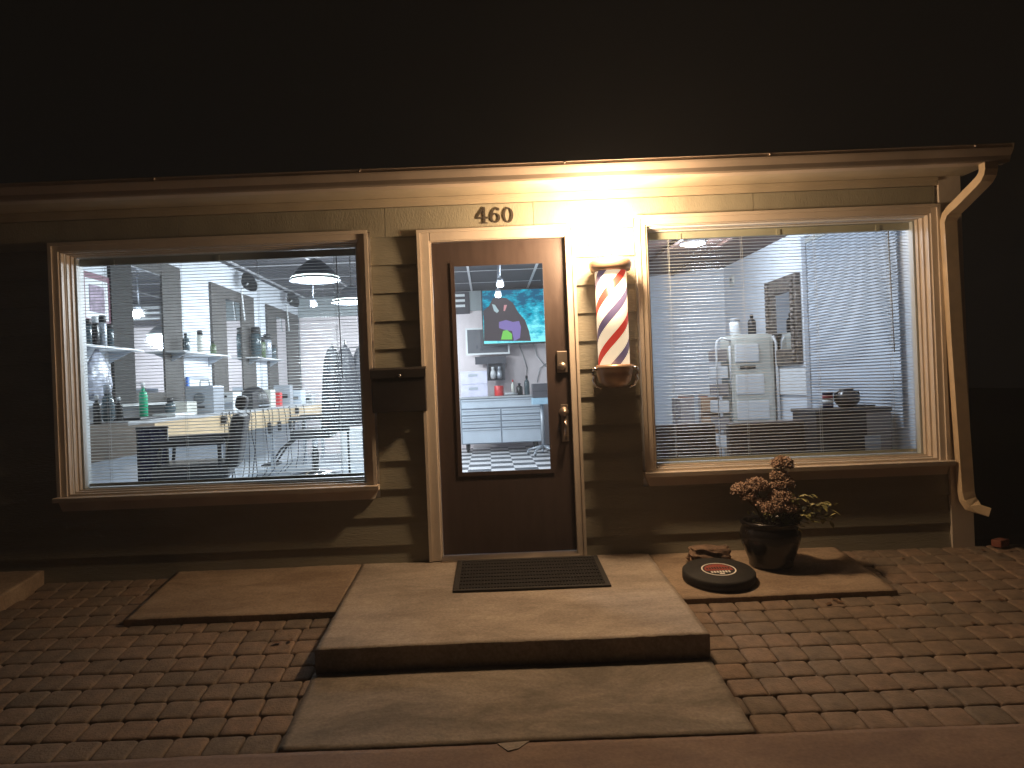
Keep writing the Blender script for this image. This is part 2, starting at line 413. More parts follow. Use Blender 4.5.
# ================================================================== BUILDING
B = thing('barber_shop', (0, 0, 0), 'single storey barber shop with sage lap siding, tan trim and two lit display windows', 'building')
XL, XR = -4.6, 3.0
OPEN = [(-2.78, -0.72, 0.455, 2.17), (-0.415, 0.586, 0.0, 2.157), (0.975, 2.94, 0.465, 2.19)]
# structural wall with openings (interior faces, reveals)
def wall_open(mb, y0, y1, ops, x0, x1, z0, z1):
    xs = [x0]
    for a, b, c, d in ops:
        mb.box(xs[-1], a, y0, y1, z0, z1)
        mb.box(a, b, y0, y1, d, z1)
        if c > z0+0.001: mb.box(a, b, y0, y1, z0, c)
        xs.append(b)
    mb.box(xs[-1], x1, y0, y1, z0, z1)
g = MB(); wall_open(g, 0.0045, 0.1095, [(-2.70, -0.80, 0.555, 2.125), (-0.345, 0.55, 0.03, 2.10), (1.02, 2.885, 0.575, 2.125)], XL, XR, -0.1, 2.42)

for xa_, xb_ in ((XL, XL+0.12), (XR-0.055, XR)): g.prism([(0.11, -0.1), (0.11, 2.54), (4.5, 3.385), (8.5, 2.91), (8.5, -0.1)], 'x', xa_, xb_)
g.box(XL, XR, 0.004, 0.11, 2.421, 2.515); g.box(XL, XR, 8.5, 8.62, -0.1, 2.88)
g.build('wall', wallin_m, B)
# lap siding courses, cut round the openings
def intervals(z0, z1, x0, x1):
    iv = [(x0, x1)]
    for a, b, c, d in OPEN:
        if z1 > c+0.004 and z0 < d-0.004:
            n = []
            for p, q in iv:
                if a > p: n.append((p, min(q, a)))
                if b < q: n.append((max(p, b), q))
            iv = [t for t in n if t[1]-t[0] > 0.01]
    return iv
g = MB(); zb = 2.133
cuts = sorted({2.17, 2.157, 2.19, 0.455, 0.465})
while zb > -0.1:
    zt = zb; z0 = max(zb-0.18, -0.03)
    brk = [z0] + [c for c in cuts if z0+0.003 < c < zt-0.003] + [zt]
    for s_, e_ in zip(brk[:-1], brk[1:]):
        def yo(z): return -0.006 - 0.016*(zt-z)/0.18
        for p, q in intervals(s_, e_, XL, 2.935):
            g.prism([(0.003, s_), (yo(s_), s_), (yo(e_), e_), (0.003, e_)], 'x', p, q)
    zb -= 0.18
g.build('siding', siding_m, B)
# broad textured boards above the windows, with butt joints, and the trim under the soffit
g = MB(); seams = [XL, -3.4, -1.95, -0.62, 0.335, 1.75, 2.915]
for a, b in zip(seams[:-1], seams[1:]):
    for s_, e_ in ((2.133, 2.157), (2.157, 2.17), (2.17, 2.19), (2.19, 2.318)):
        for p, q in intervals(s_, e_, a+0.0015, b-0.0015): g.box(p, q, -0.020, 0.003, s_, e_)
g.build('frieze_board', panel_m, B)
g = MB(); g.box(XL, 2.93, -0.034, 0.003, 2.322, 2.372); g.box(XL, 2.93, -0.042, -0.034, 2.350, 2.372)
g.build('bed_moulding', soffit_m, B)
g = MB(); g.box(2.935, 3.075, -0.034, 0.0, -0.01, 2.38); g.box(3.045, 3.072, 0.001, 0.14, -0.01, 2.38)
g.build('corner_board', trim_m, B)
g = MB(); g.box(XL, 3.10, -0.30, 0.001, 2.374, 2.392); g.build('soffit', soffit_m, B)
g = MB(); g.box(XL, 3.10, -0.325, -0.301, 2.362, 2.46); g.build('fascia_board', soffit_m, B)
g = MB()
prof = [(-0.327, 2.352), (-0.395, 2.352), (-0.402, 2.362), (-0.410, 2.385), (-0.432, 2.415), (-0.438, 2.425), (-0.438, 2.442), (-0.446, 2.442),
        (-0.446, 2.447), (-0.430, 2.447), (-0.430, 2.428), (-0.400, 2.390), (-0.392, 2.360), (-0.335, 2.360), (-0.335, 2.45), (-0.327, 2.45)]
g.prism(prof, 'x', XL, 3.125)
g.prism([(-0.327, 2.352), (-0.395, 2.352), (-0.402, 2.362), (-0.410, 2.385), (-0.436, 2.42), (-0.446, 2.447), (-0.327, 2.45)], 'x', 3.126, 3.132)
for x in (-3.1, -1.9, -0.7, 0.5, 1.7, 2.9): g.tube([(x, -0.44, 2.437), (x, -0.455, 2.437)], 0.005, 6)
g.build('gutter', gutter_m, B)
g = MB(); g.prism([(-0.36, 2.462), (4.5, 3.45), (9.0, 2.9), (9.0, 2.85), (4.5, 3.39), (-0.36, 2.448)], 'x', XL-0.2, 3.15)
g.build('roof', roof_m, B)
# downspout: corrugated rectangular pipe
g = MB()
P0 = [(3.02, -0.375, 2.352), (3.02, -0.375, 2.315), (3.019, -0.368, 2.292), (3.016, -0.348, 2.268), (3.01, -0.315, 2.247), (2.987, -0.16, 2.165), (2.976, -0.115, 2.140), (2.966, -0.088, 2.110), (2.960, -0.075, 2.07),
      (2.975, -0.073, 1.3), (3.005, -0.073, 0.36), (3.012, -0.078, 0.31), (3.025, -0.095, 0.275), (3.05, -0.115, 0.252), (3.10, -0.14, 0.235)]
g.rectpath(P0, 0.078, 0.055)
for t in range(4): g.box(2.935+0.0, 3.005, -0.104, -0.046, 2.055-0.02*t, 2.061-0.02*t)
ds = g.build('downspout', pipe_m, B)
g = MB()

# windows: casing, stepped stops, sill, pane
def window(x0, x1, zs, zt, label):
    # x0,x1 casing outer; zs sill top; zt casing top
    g = MB(); cw = 0.048
    for (a, b, c, d, y0, y1) in ((x0, x0+cw, zs, zt, -0.042, 0.003), (x1-cw, x1, zs, zt, -0.042, 0.003), (x0+cw, x1-cw, zt-cw, zt, -0.042, 0.003)):
        g.box(a, b, y0, y1, c, d, bev=0.003)
    # back band on the outer rim
    g.box(x0-0.010, x0+0.012, -0.054, -0.0425, zs, zt+0.010); g.box(x1-0.012, x1+0.010, -0.054, -0.0425, zs, zt+0.010)
    g.box(x0+0.012, x1-0.012, -0.054, -0.0425, zt-0.012, zt+0.010)
    a0, a1, zt2 = x0+cw+0.001, x1-cw-0.001, zt-cw-0.001
    for k, (dp0, dp1, w_) in enumerate(((-0.030, 0.012, 0.012), (0.013, 0.050, 0.024), (0.051, 0.078, 0.034))):
        g.box(a0, a0+w_, dp0, dp1, zs, zt2); g.box(a1-w_, a1, dp0, dp1, zs, zt2)
        g.box(a0+w_, a1-w_, dp0, dp1, zt2-w_*0.45, zt2); g.box(a0+w_, a1-w_, dp0, dp1, zs+0.0005, zs+0.004+w_*0.8)
    fr = g.build('window_frame', trim_m, B, label)
    g = MB(); g.prism([(-0.085, zs-0.030), (-0.088, zs-0.004), (-0.080, zs), (0.0, zs+0.0005), (0.0, zs-0.03)], 'x', x0-0.022, x1+0.022)
    g.prism([(x0-0.012, zs-0.031), (x1+0.012, zs-0.031), (x1-0.012, zs-0.092), (x0+0.012, zs-0.092)], 'y', -0.040, 0.002)
    g.build('sill', trim_m, fr)
    g = MB(); g.box(a0+0.02, a1-0.02, 0.079, 0.084, zs+0.02, zt2-0.02); g.build('window_pane', glass_m, fr)
    g = MB()
    g.box(a0+0.002, a0+0.045, 0.086, 0.17, zs+0.01, zt2); g.box(a1-0.045, a1-0.002, 0.086, 0.17, zs+0.01, zt2)
    g.box(a0+0.046, a1-0.046, 0.086, 0.17, zt2-0.020, zt2); g.box(a0+0.046, a1-0.046, 0.086, 0.19, zs+0.01, zs+0.035)
    g.build('inner_jamb', white_m, fr)
    return a0+0.05, a1-0.05, zs+0.037, zt2-0.022
WL = window(-2.765, -0.742, 0.548, 2.165, 'left display window frame')
WR = window(0.995, 2.920, 0.560, 2.188, 'right display window frame')
# door frame and door
g = MB()
for a, b in ((-0.412, -0.340), (0.530, 0.583)): g.box(a, b, -0.040, 0.003, 0.042, 2.155, bev=0.004)
g.box(-0.339, 0.529, -0.040, 0.003, 2.092, 2.155, bev=0.004)
g.box(-0.418, -0.398, -0.052, -0.041, 0.042, 2.162); g.box(0.571, 0.589, -0.052, -0.041, 0.042, 2.162); g.box(-0.398, 0.571, -0.052, -0.041, 2.143, 2.162)
g.box(-0.345, -0.331, -0.028, 0.075, 0.066, 2.098); g.box(0.541, 0.552, -0.028, 0.075, 0.066, 2.098); g.box(-0.331, 0.541, -0.028, 0.075, 2.087, 2.098)
df = g.build('door_frame', trim_m, B)
g = MB(); g.prism([(-0.060, 0.042), (-0.055, 0.052), (0.0, 0.064), (0.10, 0.066), (0.10, 0.03), (-0.060, 0.030)], 'x', -0.34, 0.54)
g.build('threshold', brass_m, df)
g = MB(); DY0, DY1 = 0.004, 0.048
gx0, gx1, gz0, gz1 = -0.195, 0.390, 0.592, 1.935
dx0, dx1, dz0, dz1 = -0.328, 0.538, 0.070, 2.084
g.box(dx0, gx0, DY0, DY1, dz0, dz1); g.box(gx1, dx1, DY0, DY1, dz0, dz1); g.box(gx0, gx1, DY0, DY1, dz0, gz0); g.box(gx0, gx1, DY0, DY1, gz1, dz1)
for a, b, c, d in ((gx0-0.018, gx0+0.008, gz0-0.018, gz1+0.018), (gx1-0.008, gx1+0.018, gz0-0.018, gz1+0.018)): g.box(a, b, DY0-0.008, DY0-0.0005, c, d)
g.box(gx0+0.008, gx1-0.008, DY0-0.008, DY0-0.0005, gz0-0.018, gz0+0.008); g.box(gx0+0.008, gx1-0.008, DY0-0.008, DY0-0.0005, gz1-0.008, gz1+0.018)
dr = g.build('door', door_m, B)
g = MB(); g.box(gx0+0.001, gx1-0.001, 0.02, 0.026, gz0+0.001, gz1-0.001); g.build('door_glass', glass_m, dr)
p = at(562, 361, 0)
g = MB(); g.box(p.x-0.034, p.x+0.034, -0.014, DY0-0.0005, p.z-0.075, p.z+0.065, bev=0.006)
Mx = Matrix.Rotation(PI/2, 4, 'X')
g.lathe([(0.026, 0.0), (0.026, 0.012), (0.020, 0.020), (0.0005, 0.022)], (p.x, -0.014, p.z-0.035), 24, M=Mx)
g.build('lock', brass_m, dr)
p = at(564, 412, 0)
g = MB(); g.lathe([(0.032, 0.0), (0.032, 0.008), (0.022, 0.014), (0.016, 0.04), (0.022, 0.046), (0.0005, 0.05)], (p.x, DY0, p.z), 24, M=Mx)
g.tube([(p.x+0.003, -0.01, p.z-0.045), (p.x+0.004, -0.055, p.z-0.06), (p.x+0.006, -0.06, p.z-0.10), (p.x+0.008, -0.045, p.z-0.15), (p.x+0.008, 0.0, p.z-0.165)], [0.008, 0.009, 0.010, 0.009, 0.007], 10)
g.box(p.x-0.02, p.x+0.026, -0.004, DY0-0.0005, p.z-0.19, p.z+0.05, bev=0.003)
g.build('handle', brass_m, dr)

# interior shell (parts of the building)
FZ = 0.06; CZ = 2.85; LX = -3.32; BY = 8.3; RX = 2.90; PX = 0.93
g = MB(); g.box(LX-0.1, -0.95, 0.111, BY, FZ-0.05, FZ); g.build('floor', floorg_m, B)
g = MB(); g.box(-0.949, PX+1.6, 0.111, BY, FZ-0.05, FZ); g.build('checker_floor', check_m, B)
WP = [(0.111, FZ), (0.111, 2.46), (2.2, 2.87), (BY-0.065, 2.89), (BY-0.065, FZ)]
g = MB(); g.prism(WP, 'x', LX-0.08, LX); g.build('left_interior_wall', wallin_m, B)
g = MB(); g.box(LX, 2.6, BY, BY+0.08, FZ, 2.50); g.build('back_wall', wallpink_m, B)
g = MB(); g.box(LX, 2.6, BY-0.06, BY+0.08, 2.501, 2.86); g.build('bulkhead', wallgrey_m, B)
g = MB(); g.prism([(0.111, FZ), (0.111, 2.46), (2.2, 2.87), (5.3, 2.89), (5.3, FZ)], 'x', PX, PX+0.08); g.build('partition_wall', wallin_m, B)
g = MB(); g.box(RX, RX+0.039, 0.111, 4.6, FZ, 2.5); g.build('right_interior_wall', wallin_m, B)
g = MB(); g.prism([(PX+0.081, 5.28), (RX-0.001, 4.1), (RX-0.001, 4.18), (PX+0.081, 5.38)], 'z', FZ, 2.5); g.build('waiting_room_back_wall', wallin_m, B)
g = MB(); g.prism([(0.112, 2.42), (2.2, CZ), (BY-0.061, CZ), (BY-0.061, CZ+0.05), (2.2, CZ+0.05), (0.112, 2.47)], 'x', LX, PX-0.001)
g.box(PX+0.081, 2.6, 5.4, BY-0.061, CZ, CZ+0.05); g.box(PX-0.001, PX+0.0805, 5.31, BY-0.061, CZ, CZ+0.05)
g.build('ceiling', ceil_m, B)
g = MB()
for x in (-3.18, -2.2, -1.2, -0.22, 0.76): g.box(x-0.016, x+0.016, 2.3, BY-0.08, CZ-0.02, CZ-0.002)
for y in (2.4, 3.6, 4.8, 5.9, 7.1, 8.15): g.box(LX+0.01, PX-0.01, y-0.016, y+0.016, CZ-0.023, CZ-0.0205)
g.build('ceiling_grid', bar_m, B)
g = MB(); g.box(PX+0.082, RX-0.001, 0.111, 5.4, 2.462, 2.50); g.build('boarded_ceiling', ceilbrown_m, B)
g = MB()
for x in (1.35, 1.85, 2.35): g.box(x-0.02, x+0.02, 0.3, 4.4, 2.435, 2.460)
g.build('ceiling_batten', ceilbrown_m, B)
# closed blind and its post on the right interior wall
# ================================================================== BLINDS
def blind(name, box, label, tilt=0.16, yc=0.135, wand_x=None, cords=(0.08, 0.36, 0.64, 0.92), rail=rail_m, droop=0.0):
    x0, x1, z0, z1 = box
    t = thing(name, ((x0+x1)/2, yc, z0), label, 'window blind')
    g = MB(); g.box(x0, x1, yc-0.018, yc+0.018, z1-0.045, z1); 
    for fx in (0.12, 0.5, 0.88):
        xx = x0+(x1-x0)*fx; g.box(xx-0.012, xx+0.012, yc-0.024, yc-0.0185, z1-0.048, z1-0.01)
    g.build('head_rail', rail, t)
    g = MB(); z = z1-0.062; k = 0; rr = random.Random(len(label))
    while z > z0+0.03:
        tt = tilt + rr.uniform(-0.05, 0.05); hw = 0.0125; dy, dz = math.cos(tt)*hw, math.sin(tt)*hw
        a = rr.uniform(-0.0005, 0.0005); th = 0.0009
        n = 3
        for q in range(n):
            xa = x0+0.003+(x1-x0-0.006)*q/n; xb = x0+0.003+(x1-x0-0.006)*(q+1)/n
            za = z + a*(q/n*2-1); zb_ = z + a*((q+1)/n*2-1)
            V = []
            for xx, zz in ((xa, za), (xb, zb_)):
                V.append([g.bm.verts.new(pp) for pp in ((xx, yc-dy, zz-dz), (xx, yc, zz+0.0022), (xx, yc+dy, zz+dz), (xx, yc+dy, zz+dz-th), (xx, yc, zz+0.0022-th), (xx, yc-dy, zz-dz-th))])
            for i in range(6): g._f([V[0][i], V[0][(i+1) % 6], V[1][(i+1) % 6], V[1][i]])
        z -= 0.0212
    g.build('slats', blind_m, t)
    g = MB(); g.box(x0+0.004, x1-0.004, yc-0.013, yc+0.013, z0+0.004, z0+0.024); g.build('bottom_rail', rail, t)
    for fx in cords:
        xx = x0+(x1-x0)*fx
        g = MB()
        for yy in (yc-0.0145, yc+0.0145): g.tube([(xx, yy, z1-0.045), (xx, yy, z0+0.02)], 0.0011, 5)
        g.build('ladder_cord', white_m, t)
    if wand_x:
        xx = x0+(x1-x0)*wand_x; g = MB(); g.tube([(xx, yc-0.022, z1-0.05), (xx+0.01, yc-0.022, z1-0.85)], 0.0032, 6); g.build('wand', white_m if wand_x < .5 else counter_m, t)
    return t
blind('horizontal_blind', WL, 'open white mini blind filling the left display window', 0.09, wand_x=0.93)
blind('horizontal_blind', WR, 'open white mini blind filling the right display window', 0.03, wand_x=0.92, rail=mat('lamp tinted rail', (0.52, 0.49, 0.38), 0.5))  # right rail's lighter olive colour has the porch lamp's light painted in
# closed blind on the waiting room's side wall
def closed_blind():
    a = atx(812, 300, RX); b_y0 = 0.35; y1 = a.y; z1 = 2.33; z0 = 0.75
    t = thing('closed_blind', (RX, 1.5, z0), 'closed white blind covering the side wall of the waiting room', 'window blind')
    g = MB(); x = RX-0.03
    z = z1-0.03
    while z > z0:
        g.prism([(x-0.008, z-0.026), (x-0.006, z-0.026), (x+0.008, z), (x+0.006, z)], 'y', b_y0, y1); z -= 0.0235
    g.build('slats', mat('blue grey blind', (0.50, 0.55, 0.62), 0.5, var=0.03), t)
    g = MB(); g.box(x-0.015, x+0.02, b_y0, y1, z1-0.03, z1+0.01); g.build('head_rail', rail_m, t)
    g = MB(); g.box(x-0.01, RX-0.002, y1+0.01, y1+0.09, z0, z1+0.04); g.build('side_casing', silver_m, t)
closed_blind()

# ================================================================== HOUSE NUMBER, LAMP, POLE, MAILBOX
num_m = mat('weathered bronze numeral', (0.05, 0.04, 0.032), 0.55, 0.2)
def arc(cx, cz, rx, rz, a0, a1, n=20): return [(cx+rx*math.cos(math.radians(a0+(a1-a0)*i/n)), cz+rz*math.sin(math.radians(a0+(a1-a0)*i/n))) for i in range(n+1)]
def digit(ch, u, lab):
    p = at(u, 215, -0.024); H = 0.098; h = H/2; g = MB(); x, z = p.x, p.z; y0, y1 = -0.0275, -0.0205
    if ch == '0':
        g.strip(arc(x, z, 0.034, h, 0, 360, 40), arc(x, z, 0.0185, h-0.007, 0, 360, 40), y0, y1)
    elif ch == '6':
        bz = z-h+0.031
        g.strip(arc(x, bz, 0.033, 0.031, 0, 360, 36), arc(x+0.001, bz, 0.017, 0.024, 0, 360, 36), y0, y1)
        L1 = arc(x+0.018, bz, 0.051, 0.067, 180, 92, 16); L2 = arc(x+0.018, bz+0.002, 0.036, 0.060, 178, 92, 16)
        g.strip(L1, L2, y0+0.0007, y1)
        g.lathe([(0.0085, 0), (0.0085, 0.0066)], (x+0.021, y1, z+h-0.012), 14, M=Matrix.Rotation(PI/2, 4, 'X'))
    else:
        g.box(x+0.006, x+0.021, y0, y1, z-h, z+h)
        g.prism([(x+0.0055, z+h), (x+0.0055, z+h-0.018), (x-0.026, z-0.012), (x-0.038, z-0.012)], 'y', y0+0.0006, y1)
        g.box(x-0.038, x+0.0055, y0+0.0012, y1, z-0.024, z-0.0125); g.box(x+0.0215, x+0.036, y0+0.0012, y1, z-0.024, z-0.0125)
        g.box(x-0.007, x+0.034, y0-0.0008, y1, z-h-0.006, z-h-0.0002)
    return single(g, 'house_number', num_m, (x, -0.021, z-h), lab, 'house number', 'bronze house numbers over the door')
digit('4', 482, 'bronze numeral 4 over the door, first of the three'); digit('6', 495, 'bronze numeral 6 over the door, between the 4 and 0'); digit('0', 508, 'bronze numeral 0 over the door, nearest the lamp')

lx, lz = 0.738, 2.045; ly = -0.36
T = thing('wall_lamp', (lx, -0.02, lz-0.1), 'blazing warm wall lamp with round glass globe above the striped pole', 'wall lamp')
g = MB(); g.lathe([(0.06, 0), (0.06, 0.012), (0.045, 0.02), (0.02, 0.024), (0.02, 0.06)], (lx, -0.022, lz+0.10), 28, M=Mx)
g = MB(); g.lathe([(0.055, 0), (0.055, 0.012), (0.045, 0.02), (0.018, 0.024), (0.016, 0.28), (0.03, 0.285), (0.032, 0.30)], (lx, -0.022, lz-0.01), 28, M=Mx)
g.build('lamp_bracket', white_m, T)
globe_m = globe_mat('lit lamp glass', (1.0, 0.72, 0.36), 60.0, 0.6)
g = MB(); prof = [(0.0005+0.090*math.sin(PI*i/16), -0.090*math.cos(PI*i/16)) for i in range(17)]
g.lathe(prof, (lx, ly, lz), 28, cap=False); g.build('lamp_globe', globe_m, T)
point_light('lamp_bulb', (lx, ly, lz), LAMP_W, (1.0, 0.665, 0.39), 0.085, T)

def pole_mat():
    m = bpy.data.materials.new('red white blue stripe cylinder'); m.use_nodes = True; nt = m.node_tree; N = nt.nodes; L = nt.links
    b = N['Principled BSDF']; tc = N.new('ShaderNodeTexCoord'); sx = N.new('ShaderNodeSeparateXYZ'); L.new(tc.outputs['Object'], sx.inputs[0])
    def math_(op, a, bb=None):
        n = N.new('ShaderNodeMath'); n.operation = op
        for i, v in enumerate((a, bb)):
            if v is None: continue
            if isinstance(v, (int, float)): n.inputs[i].default_value = v
            else: L.new(v, n.inputs[i])
        return n.outputs[0]
    th = math_('DIVIDE', math_('ARCTAN2', sx.outputs[1], sx.outputs[0]), PI)
    v = math_('FRACT', math_('ADD', math_('SUBTRACT', math_('DIVIDE', sx.outputs[2], 0.322), th), 10.557))
    rp = N.new('ShaderNodeValToRGB'); rp.color_ramp.interpolation = 'CONSTANT'; L.new(v, rp.inputs[0]); e = rp.color_ramp.elements
    W = (0.86, 0.84, 0.80, 1)
    e[0].position = 0; e[0].color = (0.50, 0.05, 0.045, 1); e[1].position = 0.20; e[1].color = W
    k = e.new(0.5); k.color = (0.10, 0.09, 0.20, 1); k = e.new(0.70); k.color = W
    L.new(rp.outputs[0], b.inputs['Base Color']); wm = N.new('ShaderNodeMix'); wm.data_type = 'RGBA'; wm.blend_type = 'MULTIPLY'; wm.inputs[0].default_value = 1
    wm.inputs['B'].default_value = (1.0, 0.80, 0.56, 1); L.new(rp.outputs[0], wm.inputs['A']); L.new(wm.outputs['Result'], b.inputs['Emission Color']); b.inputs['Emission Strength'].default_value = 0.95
    b.inputs['Roughness'].default_value = 0.3; return m
px, py = 0.790, -0.165; zt = at(610, 271, py).z; zbm = at(612, 366, py).z
T = thing('barber_pole', (px, py, zbm-0.16), 'red white and blue striped barber pole fixed to the wall beside the door', 'barber pole')
T_cap = mat('pole cap metal', (0.40, 0.27, 0.19), 0.35, 0.6)
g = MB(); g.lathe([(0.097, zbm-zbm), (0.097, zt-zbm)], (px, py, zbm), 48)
cyl = g.build('striped_cylinder', pole_mat(), T)
g = MB(); g.lathe([(0.104, -0.006), (0.122, 0.0), (0.130, 0.02), (0.132, 0.05), (0.118, 0.066), (0.090, 0.076), (0.02, 0.084), (0.012, 0.10), (0.016, 0.108), (0.001, 0.114)], (px, py, zt), 40)
g.build('top_cap', T_cap, T)
g = MB(); g.lathe([(0.035, -0.135), (0.07, -0.125), (0.098, -0.095), (0.108, -0.055), (0.112, -0.03), (0.122, -0.02), (0.124, 0.0), (0.103, 0.008)], (px, py, zbm), 40)
g.build('bottom_cap', T_cap, T)
for s in (-1, 1):
    g = MB(); g.tube([(px+s*0.115, py-0.02, zbm-0.005), (px+s*0.137, py-0.03, zbm-0.02), (px+s*0.140, py-0.03, zbm-0.05), (px+s*0.128, py-0.02, zbm-0.06), (px+s*0.136, py-0.02, zbm-0.085), (px+s*0.118, py, zbm-0.12), (px+s*0.085, py, zbm-0.135)], 0.010, 8)
    g.lathe([(0.001, -0.016), (0.014, -0.008), (0.016, 0.0), (0.014, 0.008), (0.001, 0.016)], (px+s*0.125, py-0.03, zbm-0.018), 12)
    g.box(px+s*0.10-0.012, px+s*0.10+0.012, py, -0.022, zbm-0.04, zbm-0.02)
    g.build('scroll_bracket', chrome_m, T)
g = MB(); g.box(px-0.03, px+0.03, py+0.06, -0.022, zt+0.02, zt+0.05); g.box(px-0.05, px+0.05, -0.030, -0.0225, zbm-0.12, zt+0.07); g.build('wall_bracket', T_cap, T)

mt = at(370, 369, -0.11); mb_ = at(427, 411, -0.11)
T = thing('mailbox', ((mt.x+mb_.x)/2, -0.02, mb_.z), 'black wall mailbox with a small lock between window and door', 'mailbox')
g = MB(); g.box(mt.x+0.004, mb_.x-0.004, -0.105, -0.022, mb_.z, mt.z-0.012, bev=0.004); g.build('box_body', blackm_m, T)
g = MB(); g.prism([(-0.113, mt.z-0.062), (-0.113, mt.z-0.010), (-0.095, mt.z+0.004), (-0.022, mt.z+0.006), (-0.022, mt.z-0.011), (-0.1055, mt.z-0.012), (-0.1055, mt.z-0.062)], 'x', mt.x, mb_.x); g.build('lid', blackm_m, T)
g = MB(); g.lathe([(0.009, 0), (0.009, 0.004), (0.001, 0.005)], ((mt.x+mb_.x)/2+0.01, -0.1135, mt.z-0.05), 16, M=Mx); g.build('lock', chrome_m, T)

# ================================================================== LANDING: doormat, disc, stone, pot
def lz_(y): return 0.040 + y/1.31*0.082
def tilt_obj(o, s): o.rotation_euler = (math.atan(s), 0, 0)
cm = Vector((0.203, -0.35, 0.040-0.0626*0.35+0.003))
T = thing('doormat', cm, 'black ribbed rubber doormat lying on the concrete landing before the door', 'doormat')
mw, md = 0.443, 0.283
g = MB()
for a in ((-mw, mw, -md, -md+0.03), (-mw, mw, md-0.03, md), (-mw, -mw+0.03, -md+0.03, md-0.03), (mw-0.03, mw, -md+0.03, md-0.03)): g.box(*a, 0, 0.011, bev=0.003)
g.build('rubber_border', rubber_m, T, local=True)
g = MB(); g.box(-mw+0.03, mw-0.03, -md+0.03, md-0.03, 0, 0.005)
n = 46
for i in range(n):
    x = -mw+0.04 + (2*mw-0.08)*i/(n-1)
    for j in range(8):
        y = -md+0.042+(2*md-0.13)*j/7; g.box(x-0.0055, x+0.0055, y, y+0.046, 0.005, 0.0105)
matfab_m = mat('charcoal mat carpet', (0.014, 0.013, 0.014), 0.95, bump=0.8, bscale=200)
g.build('ribbed_field', matfab_m, T, local=True)
T.rotation_euler = (math.atan(0.0626), 0, -0.01)

def pz(y): return 0.032 + (SL*0.715+0.032-0.030 - 0.0)/0.715*y if False else 0.032 + (gz(-0.715)+0.030-0.032)/0.715*(-y)
dc = at(721, 578, -0.47); dcx = 1.295; dcy = -0.465; 
T = thing('round_disc', (dcx, dcy, pz(dcy)), 'thick black round disc with a small red and white emblem lying on the right slab', 'round disc')
R = 0.205
discm = mat('matte black foam', (0.016, 0.015, 0.014), 0.75, bump=0.15, bscale=60)
g = MB(); g.lathe([(R-0.008, 0), (R, 0.008), (R, 0.048), (R-0.010, 0.058), (0.001, 0.0585)], (0, 0, 0), 56); g.build('disc_body', discm, T, local=True)
emw = mat('faded white print', (0.85, 0.82, 0.76), 0.7); emr = mat('faded red print', (0.30, 0.06, 0.045), 0.7)
g = MB(); ex, ey = 0.0, 0.0
def ring(g, rx, ry, rx2, ry2, z0, z1, a0=0, a1=360, n=48):
    A = [(ex+rx*math.cos(math.radians(a0+(a1-a0)*i/n)), ey+ry*math.sin(math.radians(a0+(a1-a0)*i/n))) for i in range(n+1)]
    C = [(ex+rx2*math.cos(math.radians(a0+(a1-a0)*i/n)), ey+ry2*math.sin(math.radians(a0+(a1-a0)*i/n))) for i in range(n+1)]
    for i in range(n):
        g.prism([A[i], A[i+1], C[i+1], C[i]], 'z', z0, z1)
ring(g, 0.098, 0.098, 0.090, 0.090, 0.0588, 0.0600)
g.mi = 1
g.prism([(ex+0.080*math.cos(t), ey+0.080*math.sin(t)) for t in [PI*i/20 for i in range(21)]], 'z', 0.0588, 0.0596)
g.box(ex-0.080, ex+0.080, ey-0.018, ey-0.001, 0.0588, 0.0596)
g.mi = 0
rr = random.Random(5)
for i in range(7):
    x = ex-0.05+i*0.0165; g.box(x-0.0055, x+0.0055, ey-0.052, ey-0.026, 0.0588, 0.0598 + 0.0001*i)
g.box(ex-0.014, ex+0.014, ey-0.074, ey-0.060, 0.0588, 0.0597)
g.mi = 2
for i in range(9):
    x = ex-0.062+i*0.0155; g.box(x-0.0045, x+0.0045, ey+0.004, ey+0.038-abs(i-4)*0.003, 0.0597, 0.0603)
g.build('emblem', [emw, emr, discm], T, local=True)
T.rotation_euler = (math.atan(SL*0.95), 0, 0)

# stone behind the disc
def rock():
    bm = bmesh.new(); bmesh.ops.create_cube(bm, size=1); bmesh.ops.subdivide_edges(bm, edges=bm.edges[:], cuts=7, use_grid_fill=True)
    rr = random.Random(11)
    from mathutils import noise
    for v in bm.verts:
        d = Vector((v.co.x, v.co.y, v.co.z)); k = 1.0/max(0.5, (abs(d.x*2)**6+abs(d.y*2)**6+abs(d.z*2)**6)**(1/6))
        v.co = d*k
        nn = noise.noise(Vector((v.co.x*3, v.co.y*3, v.co.z*5)))*0.16 + noise.noise(v.co*9)*0.05
        v.co += v.co.normalized()*nn
        v.co.x *= 0.24; v.co.y *= 0.13; v.co.z = (v.co.z+0.5)*0.105
    for f in bm.faces: f.smooth = False
    me = bpy.data.meshes.new('stone'); bm.to_mesh(me); bm.free(); me.materials.append(stone_m)
    o = bpy.data.objects.new('stone', me); COL.objects.link(o); return o
o = rock(); o.location = (1.325, -0.205, pz(-0.225)-0.004); o.rotation_euler = (0, 0, 0.06); tag(o, 'rough brown stone block sitting behind the black disc', 'stone')

